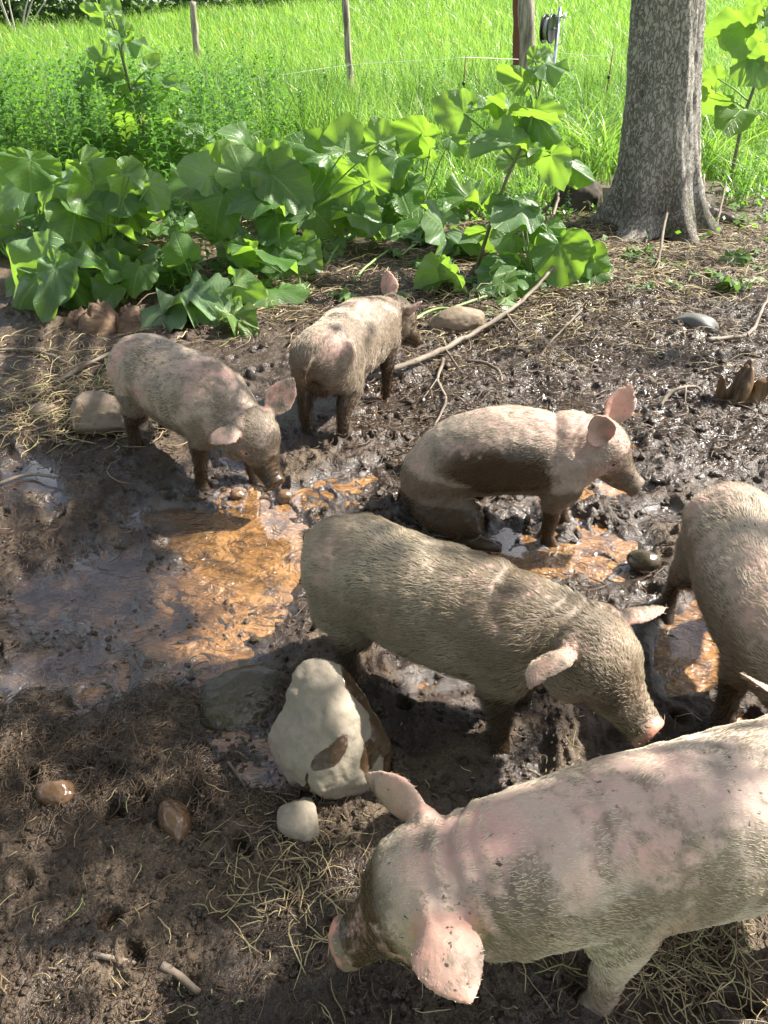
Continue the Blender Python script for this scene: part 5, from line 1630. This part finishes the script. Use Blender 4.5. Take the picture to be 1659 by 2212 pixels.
# the stump at the right and the rotten chunk at the left
def splinter(label, px, prongs, name, mat, lean_=0):
    p = gg(*px); z0 = float(gz(p[0], p[1])[0]) - .03
    root_ = empty(name, (p[0], p[1], z0))
    tag(root_, label, 'stump')
    for (dx, dy, h, r, lx, ly, sd) in prongs:
        g = Geo()
        tube(g, [(dx, dy, 0), (dx + lx * .3, dy + ly * .3, h * .4), (dx + lx * .7, dy + ly * .7, h * .75), (dx + lx, dy + ly, h)], [(r * 1.15, r), (r, r * .85), (r * .85, r * .6), (r * .4, r * .25)], 14, 6)
        V, F = g.arrays()
        V = V + .012 * np.stack([noise3(V * [1, 1, .3], 26, sd + s) for s in (1, 2, 3)], 1)
        V[:, 2] += .03 * noise3(V * [1, 1, 0], 60, sd) * smooth(h * .5, h, V[:, 2])
        mesh_np('prong', V, F, [mat], parent=root_)
    return root_
STUMP_M = NT('wet_stump'); nn_ = STUMP_M.noise(22, 5, .65, .3, STUMP_M.mapping((1, 1, .25)))
STUMP_M.set(Base_Color=STUMP_M.mix(STUMP_M.ramp(nn_, [(.40, 0.), (.66, 1.)]), (.035, .022, .013), (.20, .11, .04)), Roughness=.55, Normal=STUMP_M.bump(nn_, .8, .01)); STUMP_M = STUMP_M.m
splinter('dark splintered stump standing in the mud near the right edge', (1590, 868), [(0, 0, .17, .055, .02, 0, 3), (-.07, .0, .16, .028, -.02, 0, 5), (.06, -.01, .17, .045, .08, 0, 7), (.02, .03, .20, .04, .03, .02, 9)], 'stump', STUMP_M)
ROT_M = NT('rotten_wood'); nn_ = ROT_M.noise(18, 5, .65, .3, ROT_M.mapping((.3, 1, 1)))
ROT_M.set(Base_Color=ROT_M.mix(ROT_M.ramp(nn_, [(.35, 0.), (.66, 1.)]), (.06, .035, .02), (.24, .15, .09)), Roughness=.85, Normal=ROT_M.bump(nn_, .9, .015)); ROT_M = ROT_M.m
splinter('crumbling brown rotten log chunk under the drooping burdock leaves at the left', (215, 705), [(0, 0, .14, .12, .03, 0, 13), (.16, .03, .11, .10, .02, 0, 15), (-.12, .05, .10, .09, 0, 0, 17)], 'rotten_log', ROT_M)
splinter('broken orange root end at the foot of the tree', (1300, 482), [(0, 0, .07, .05, -.02, 0, 23), (.05, -.03, .05, .035, 0, 0, 25)], 'broken_root', TORN_M)
# brush pile left of the tree
p = gg(1060, 300); p[2] = 0
bp_ = empty('brush_pile', (p[0], p[1], 0)); tag(bp_, 'pile of old grey sticks and roots half hidden in the grass left of the tree', 'brush pile')
for k in range(26):
    a = sr.uniform(0, 3.14); l = sr.uniform(.25, .7); c0 = np.array([sr.normal(0, .35), sr.normal(0, .15), sr.uniform(.1, .42)])
    d = np.array([math.cos(a), math.sin(a) * .4, sr.normal(0, .35)])
    g = Geo(); tube(g, [c0 - d * l / 2, c0 + sr.normal(0, .03, 3), c0 + d * l / 2], [.018, .014, .006], 7, 3)
    g.build('branch', [WOOD_M], bp_)

# ================================================================== fence
def post(label, u, v, y, w, lean_px, ztop=1.9, mat=POST_M, name='fence_post', group='fence posts in the meadow'):
    """w: diameter in metres; u, v: where its foot would show"""
    b = pix3(u, v, y); b[2] = -.05
    top = pix3(u + lean_px, v - 200, y)
    dx = (top[0] - b[0]) / max(top[2] - (-.05), .3)
    g = Geo()
    tube(g, [(0, 0, 0), (dx * ztop * .5, 0, ztop * .5), (dx * ztop, 0, ztop)], [w / 2 * 1.05, w / 2, w / 2 * .92], 16, 14)
    V, F = g.arrays()
    V = V + w * .10 * np.stack([noise3(V * [1, 1, .35] / w * .12, 18, 3 + int(u) + s) for s in (0, 1, 2)], 1)
    o = mesh_np(name, V, F, [mat]); o.location = b
    return tag(o, label, 'post', group)
post('thin weathered fence post standing in the meadow left of centre', 760, 170, 12.0, .09, -16)
post('short fence post with a pale top far off at the upper left', 420, 110, 17.0, .13, -10, 1.46)
post('thick grey fence post in front of the reddish one', 1148, 180, 11.5, .20, -12)
post('reddish-brown post close behind the thick grey one', 1126, 170, 11.9, .12, -8, mat=simple_mat('red_wood', (.16, .06, .035), .8))
RUST = simple_mat('rusty_rod', (.16, .075, .04), .7)
for (u, v, y, lb, zt) in ((1001, 190, 10.2, 'thin rusty rod standing in the grass left of the posts', .98), (1310, 200, 10.4, 'thin rusty rod holding the fence wire between the reel and the tree', 1.05)):
    b = pix3(u, v, y)
    g = Geo(); tube(g, [(0, 0, 0), (.0, 0, zt * .5), (.01, 0, zt)], [.008, .008, .007], 6, 2)
    o = g.build('wire_rod', [RUST]); o.location = (b[0], y, -.05); tag(o, lb, 'rod', 'rods carrying the fence wire')
    # insulator
    g = Geo(); blob(g, (0, -.01, zt * .72), (.02, .02, .024)); g.build('insulator', [simple_mat('black_plastic', (.02, .02, .02), .35)], o)
WIRE_M = simple_mat('white_wire', (.75, .75, .72), .4)
def wire(label, pts, r=.0024):
    P = np.array([pix3(*q) for q in pts]); g = Geo(); tube(g, P - P[0], [r] * len(P), 5, 6)
    o = g.build('fence_wire', [WIRE_M]); o.location = P[0]
    return tag(o, label, 'wire', 'electric fence wires')
wire('white electric fence wire sagging through the grass in the middle', [(540, 172, 10.8), (640, 157, 10.8), (760, 140, 11.0), (960, 128, 10.6), (1001, 124, 10.2), (1120, 128, 11.2)])
wire('fence wire running from the reel to the tree trunk', [(1190, 112, 11.0), (1250, 118, 10.6), (1310, 121, 10.35), (1360, 108, 9.0), (1400, 92, 6.5)])
# cable reel on its stand
rc = pix3(1182, 62, 11.0)
reel = empty('wire_reel', (rc[0], 11.0, 0)); tag(reel, 'black fence-wire reel on a galvanised stand beside the thick grey post', 'wire reel')
BLK = simple_mat('reel_black', (.012, .012, .013), .3); GALV = simple_mat('galvanised_steel', (.50, .53, .54), .35, Metallic=.7)
ax = unit(np.array([.86, -.50, .0])); 
def disc(c, ax, r, th, name, mat, parent, seg=36, inner=0):
    g = Geo(); c = np.array(c)
    up_ = np.array([0, 0, 1.0]); s1 = unit(np.cross(up_, ax)); s2 = np.cross(ax, s1)
    a = np.linspace(0, 2 * np.pi, seg, endpoint=False)
    rings = [(-th / 2, r * .94), (-th / 2 - .004, r * .985), (0, r), (th / 2 + .004, r * .985), (th / 2, r * .94)]
    rows = [(-th / 2, inner + 1e-3)] + rings + [(th / 2, inner + 1e-3)]
    V = np.vstack([c + ax * o_ + (np.cos(a)[:, None] * s1 + np.sin(a)[:, None] * s2) * q for o_, q in rows])
    i, j = np.meshgrid(np.arange(len(rows) - 1), np.arange(seg), indexing='ij'); j2 = (j + 1) % seg
    g.add(V, np.stack([i * seg + j, i * seg + j2, (i + 1) * seg + j2, (i + 1) * seg + j], -1).reshape(-1, 4))
    return g.build(name, [mat], parent)
cz = rc[2]
disc((-.03, -.0, cz), ax, .155, .012, 'flange', BLK, reel)
disc((-.03 + ax[0] * .09, ax[1] * .09, cz), ax, .155, .012, 'flange', BLK, reel)
disc((-.03 + ax[0] * .045, ax[1] * .045, cz), ax, .115, .07, 'wound_wire', simple_mat('wound_wire', (.42, .42, .38), .6), reel)
def bar(parent, a, b, w, name='bar', mat=GALV):
    g = Geo(); tube(g, [a, b], [w, w], 4, 1); return g.build(name, [mat], parent, smooth_=False)
sx_ = .13
bar(reel, (sx_, 0, 0), (sx_, 0, cz + .22), .022, 'stand_post')
bar(reel, (sx_ - .11, 0, cz + .12), (sx_ + .08, 0, cz + .13), .016, 'cross_bar')
bar(reel, (sx_ - .10, 0, cz + .10), (sx_ - .10, 0, cz + .20), .007, 'peg')
bar(reel, (sx_ + .06, 0, cz + .13), (sx_ + .065, 0, cz - .16), .006, 'rod')
bar(reel, (sx_, 0, cz - .15), (sx_ + .07, 0, cz - .16), .007, 'bracket')
bar(reel, (-.03, 0, cz), (sx_, 0, cz), .012, 'axle')
g = Geo(); blob(g, (sx_ - .10, -.01, cz + .11), (.024, .024, .028)); blob(g, (sx_ + .06, -.01, cz + .13), (.026, .026, .03)); g.build('insulator', [simple_mat('white_plastic', (.8, .8, .8), .35)], reel)
g = Geo(); blob(g, (sx_ - .05, -.01, cz - .30), (.024, .024, .028)); g.build('insulator', [bpy.data.materials['white_plastic']], reel)

# ================================================================== far trees
FAR_M = leaf_material('far_leaf', (0.035, 0.075, 0.018), (0.05, 0.09, 0.03), (0.12, 0.25, 0.03), veins=False, tr_w=.25, rough=.6)
TRK_M = simple_mat('far_trunk', (.09, .075, .06), .9)
fr = np.random.default_rng(9)
def far_tree(x, y, h, w, label):
    r_ = empty('hedge_tree', (x, y, 0)); tag(r_, label, 'tree', 'trees along the far edge of the meadow')
    nb = 30; cs = []
    for _ in range(nb):
        zz = h * fr.uniform(.0, .95); rr_ = w * (1 - .55 * abs(zz / h - .42)) * math.sqrt(fr.random())
        a = fr.uniform(0, 6.28); cs.append((rr_ * math.cos(a), rr_ * math.sin(a), zz))
    cs = np.array(cs); n = 5200
    P = cs[fr.integers(nb, size=n)] + fr.normal(0, w * .17, (n, 3))
    P = P[P[:, 2] > 0.02]; n = len(P)
    d1 = fr.normal(0, 1, (n, 3)); d1 /= np.linalg.norm(d1, axis=1)[:, None]
    d2 = fr.normal(0, 1, (n, 3)); d2 -= d1 * (d1 * d2).sum(1)[:, None]; d2 /= np.linalg.norm(d2, axis=1)[:, None]
    s = fr.uniform(.09, .2, n)[:, None]
    V = np.stack([P - d1 * s, P - d2 * s * .6, P + d1 * s, P + d2 * s * .6], 1).reshape(-1, 3)
    o = mesh_np('crown', V, (np.arange(n) * 4)[:, None] + np.array([[0, 1, 2, 3]]), [FAR_M], parent=r_); o['kind'] = 'stuff'
    g = Geo(); tube(g, [(0, 0, -.2), (.1, 0, h * .4), (0, .1, h * .8)], [.22, .15, .05], 8, 3)
    g.build('trunk', [TRK_M], r_)
FT = [f for f in [(-16.5, 34, 6, 3.4), (-12.0, 36, 5.5, 3.0), (-20.5, 37, 7, 3.5), (-8.5, 46, 7, 3.6), (-3.5, 52, 7, 3.6), (1.5, 58, 8, 4), (-14, 44, 8, 4), (6, 64, 9, 4.5), (12, 66, 9, 4.5), (19, 64, 9, 4.5), (27, 62, 9, 4.5), (-27, 40, 8, 4)] if f[0] < 2]
for k, (x, y, h, w) in enumerate(FT):
    far_tree(x, y, h, w, ['bushy dark hedge tree at the far upper left corner of the meadow', 'low bushy tree next to the bare pale twigs at the upper left', 'dark tree at the far left end of the hedge'][k] if k < 3 else 'distant tree in the hedge along the far side of the meadow')
p = (-12.6, 31)
dt = empty('dead_shrub', (p[0], p[1], 0)); tag(dt, 'bare pale dead shrub in front of the hedge at the upper left', 'shrub')
for k in range(6):
    g = Geo(); a = fr.normal(0, .45); l = fr.uniform(1.6, 2.6)
    tube(g, [(0, 0, 0), (math.sin(a) * l * .5, 0, l * .5), (math.sin(a) * l + .1, .0, l * .95)], [.035, .025, .01], 5, 2); g.build('branch', [simple_mat('bleached', (.42, .38, .33), .8)], dt)

# ================================================================== litter
def litter(name, n, uv, length, width, mat, seed, fl=.35, curve=.5, zoff=.006, lift=.3, px=True):
    r_ = np.random.default_rng(seed)
    u, v, k = uv(r_, n)
    P = np.array([gp(a, b) for a, b in zip(u, v)])[:, :2] if px else np.stack([u, v], 1)
    P = P + r_.normal(0, 1, P.shape) * .035 * np.maximum(P[:, 1:2], .5)
    n = len(P); L = length[0] + (length[1] - length[0]) * r_.random(n) ** 2
    th = r_.uniform(0, 6.28, n); cv = r_.normal(0, curve, n)
    K = 6; pts = np.zeros((n, K, 3)); x, y = P[:, 0].copy(), P[:, 1].copy(); a = th.copy()
    for q in range(K):
        pts[:, q, 0], pts[:, q, 1] = x, y
        x = x + np.cos(a) * L / (K - 1); y = y + np.sin(a) * L / (K - 1); a = a + cv / 2 + r_.normal(0, .25, n)
    zz = gz(pts[..., 0].ravel(), pts[..., 1].ravel()).reshape(n, K)
    okk = (zz.min(1) > WATER_Z) | (r_.random(n) < .06)
    pts, zz, L, n = pts[okk], zz[okk], L[okk], int(okk.sum())
    zz = np.maximum(zz, WATER_Z)
    hump = zz.max(1)[:, None] * .6 + zz * .4
    pts[..., 2] = hump + zoff + (r_.random(n) ** 3)[:, None] * lift * L[:, None] * np.sin(np.linspace(.2, 2.9, K))[None]
    W = width * r_.uniform(.6, 1.4, n)
    T = np.gradient(pts, axis=1); T /= np.linalg.norm(T, axis=2)[..., None] + 1e-9
    S_ = np.cross(T, [0, 0, 1.0]); S_ /= np.linalg.norm(S_, axis=2)[..., None] + 1e-9
    U_ = np.cross(S_, T)
    w_ = (W[:, None] * np.array([.7, 1, 1, 1, .9, .4])[None])[..., None]
    ring = np.stack([pts + S_ * w_, pts - S_ * w_, pts + U_ * w_ * 1.2], 2)     # n,K,3,3
    V = ring.reshape(-1, 3)
    b = (np.arange(n) * K * 3)[:, None, None, None]; q = np.arange(K - 1)[None, :, None, None] * 3
    tri = np.array([[0, 1, 4, 3], [1, 2, 5, 4], [2, 0, 3, 5]])[None, None]
    Qd = (b + q + tri).reshape(-1, 4)
    o = mesh_np(name, V, Qd, [mat]); attr(o.data, 'tint', np.repeat(r_.random(n), K * 3))
    return tag(o, kind='stuff')
t = NT('straw')
tt_ = t.attr('tint')
t.set(Base_Color=t.ramp(tt_, [(0, (0.10, 0.06, 0.035)), (.35, (0.20, 0.14, 0.08)), (.6, (0.36, 0.28, 0.15)), (.8, (0.46, 0.38, 0.20)), (.95, (0.40, 0.34, 0.18)), (1.0, (.24, .30, .08))]), Roughness=.6)
STRAW_M = t.m
t = NT('dark_roots'); t.set(Base_Color=t.mix(t.attr('tint'), (0.035, 0.024, 0.015), (0.13, 0.085, 0.05)), Roughness=.45); ROOT_M = t.m
box = lambda u0, u1, v0, v1: (lambda r, n: (r.uniform(u0, u1, n), r.uniform(v0, v1, n), None))
gau = lambda u, v, su, sv: (lambda r, n: (r.normal(u, su, n), r.normal(v, sv, n), None))
litter('straw_litter', 300, gau(640, 1900, 95, 85), (.02, .10), .0011, STRAW_M, 1, lift=.12, curve=.25)
litter('straw_litter', 420, box(-20, 1659, 1560, 2250), (.01, .07), .0010, STRAW_M, 2, lift=.08, curve=.3)
litter('root_litter', 3000, box(-20, 700, 1480, 1760), (.02, .07), .0011, ROOT_M, 3, lift=.3, curve=1.2)
litter('root_litter', 3000, box(-20, 1100, 1700, 2260), (.006, .03), .0009, ROOT_M, 4, lift=.2, curve=1.0)
litter('root_litter', 1500, box(-20, 480, 900, 1480), (.02, .09), .0014, ROOT_M, 5, lift=.2, curve=.9)
litter('straw_litter', 850, box(-20, 330, 730, 960), (.04, .2), .0019, STRAW_M, 6, lift=.25, curve=.6)
litter('straw_litter', 220, gau(190, 880, 60, 40), (.06, .25), .0020, STRAW_M, 7, lift=.4, curve=.7)
litter('root_litter', 2600, box(780, 1659, 640, 960), (.03, .16), .0021, ROOT_M, 8, lift=.35, curve=.9)
litter('straw_litter', 700, box(780, 1659, 640, 800), (.03, .18), .0020, STRAW_M, 9, lift=.3)
litter('straw_litter', 2600, box(1150, 1700, 480, 640), (.03, .22), .0028, STRAW_M, 10, lift=.3, curve=.5)
litter('straw_litter', 1700, box(380, 1250, 500, 720), (.03, .25), .0026, STRAW_M, 11, lift=.25, curve=.5)
litter('root_litter', 1600, box(600, 1659, 900, 1350), (.02, .08), .0015, ROOT_M, 12, lift=.3, curve=1.0)
litter('straw_litter', 500, gau(1450, 2060, 120, 70), (.03, .13), .0011, STRAW_M, 13, lift=.1, curve=.3)

litter('root_litter', 4200, box(380, 1700, 480, 720), (.03, .22), .0026, ROOT_M, 14, lift=.3, curve=.7)
# loose clods
def clods(name, n, uv, rr0, rr1, mat, seed):
    r_ = np.random.default_rng(seed); u, v, _ = uv(r_, n)
    import bmesh
    bm = bmesh.new(); bmesh.ops.create_icosphere(bm, subdivisions=2, radius=1)
    B = np.array([q.co[:] for q in bm.verts]); F = np.array([[q.index for q in f.verts] for f in bm.faces]); bm.free()
    P = np.array([gp(a, b) for a, b in zip(u, v)])
    z = gz(P[:, 0], P[:, 1]); n = len(P)
    rad = rr0 + (rr1 - rr0) * r_.random(n) ** 2.5
    ok = z > WATER_Z - .006
    P, z, rad = P[ok], z[ok], rad[ok]; n = len(P)
    sc_ = r_.uniform(.6, 1.3, (n, 1, 3)) * np.array([1, 1, .75])
    off = noise3((B[None] * 1.3 + r_.uniform(0, 50, (n, 1, 3))).reshape(-1, 3), 1.6, seed).reshape(n, -1, 1)
    off2 = noise3((B[None] * 3.1 + r_.uniform(0, 50, (n, 1, 3))).reshape(-1, 3), 1.6, seed + 1).reshape(n, -1, 1)
    V = B[None] * (1 + .55 * off + .25 * off2) * sc_ * rad[:, None, None] + np.stack([P[:, 0], P[:, 1], z + rad * .15], 1)[:, None]
    Fa = (np.arange(n) * len(B))[:, None, None] + F[None]
    o = mesh_np(name, V.reshape(-1, 3), Fa.reshape(-1, 3), [mat])
    m = len(V.reshape(-1, 3))
    attr(o.data, 'wet', np.repeat(np.clip(r_.normal(.35, .3, n), 0, 1), len(B))); attr(o.data, 'dry', np.repeat(r_.random(n) * .5, len(B)))
    return tag(o, kind='stuff')
clods('mud_clods', 3200, box(-20, 1250, 1480, 2260), .002, .0085, MUD_M, 1)
clods('mud_clods', 1100, box(780, 1680, 650, 1150), .003, .022, MUD_M, 2)
clods('mud_clods', 700, box(-20, 700, 900, 1500), .003, .011, MUD_M, 3)
clods('mud_clods', 500, box(600, 1300, 900, 1500), .003, .011, MUD_M, 4)
clods('mud_clods', 500, box(-20, 1659, 560, 760), .004, .02, MUD_M, 5)
# drops falling from the bristly pig's jaw
dr = np.random.default_rng(3)
g = Geo()
for k in range(34):
    u, v = dr.uniform(1135, 1290), dr.uniform(1480, 1690)
    c0 = pix3(u, v, 1.14 + dr.uniform(-.03, .03))
    if c0[2] < .01: continue
    r0 = dr.uniform(.0009, .0020)
    blob(g, c0, (r0, r0, r0 * dr.uniform(1.2, 3.0)), None, 8, 6)
DROP_M = simple_mat('clear_water', (.9, .9, .9), .02, IOR=1.33, Transmission_Weight=.6)
o = g.build('water_drops', [DROP_M]); tag(o, kind='stuff')
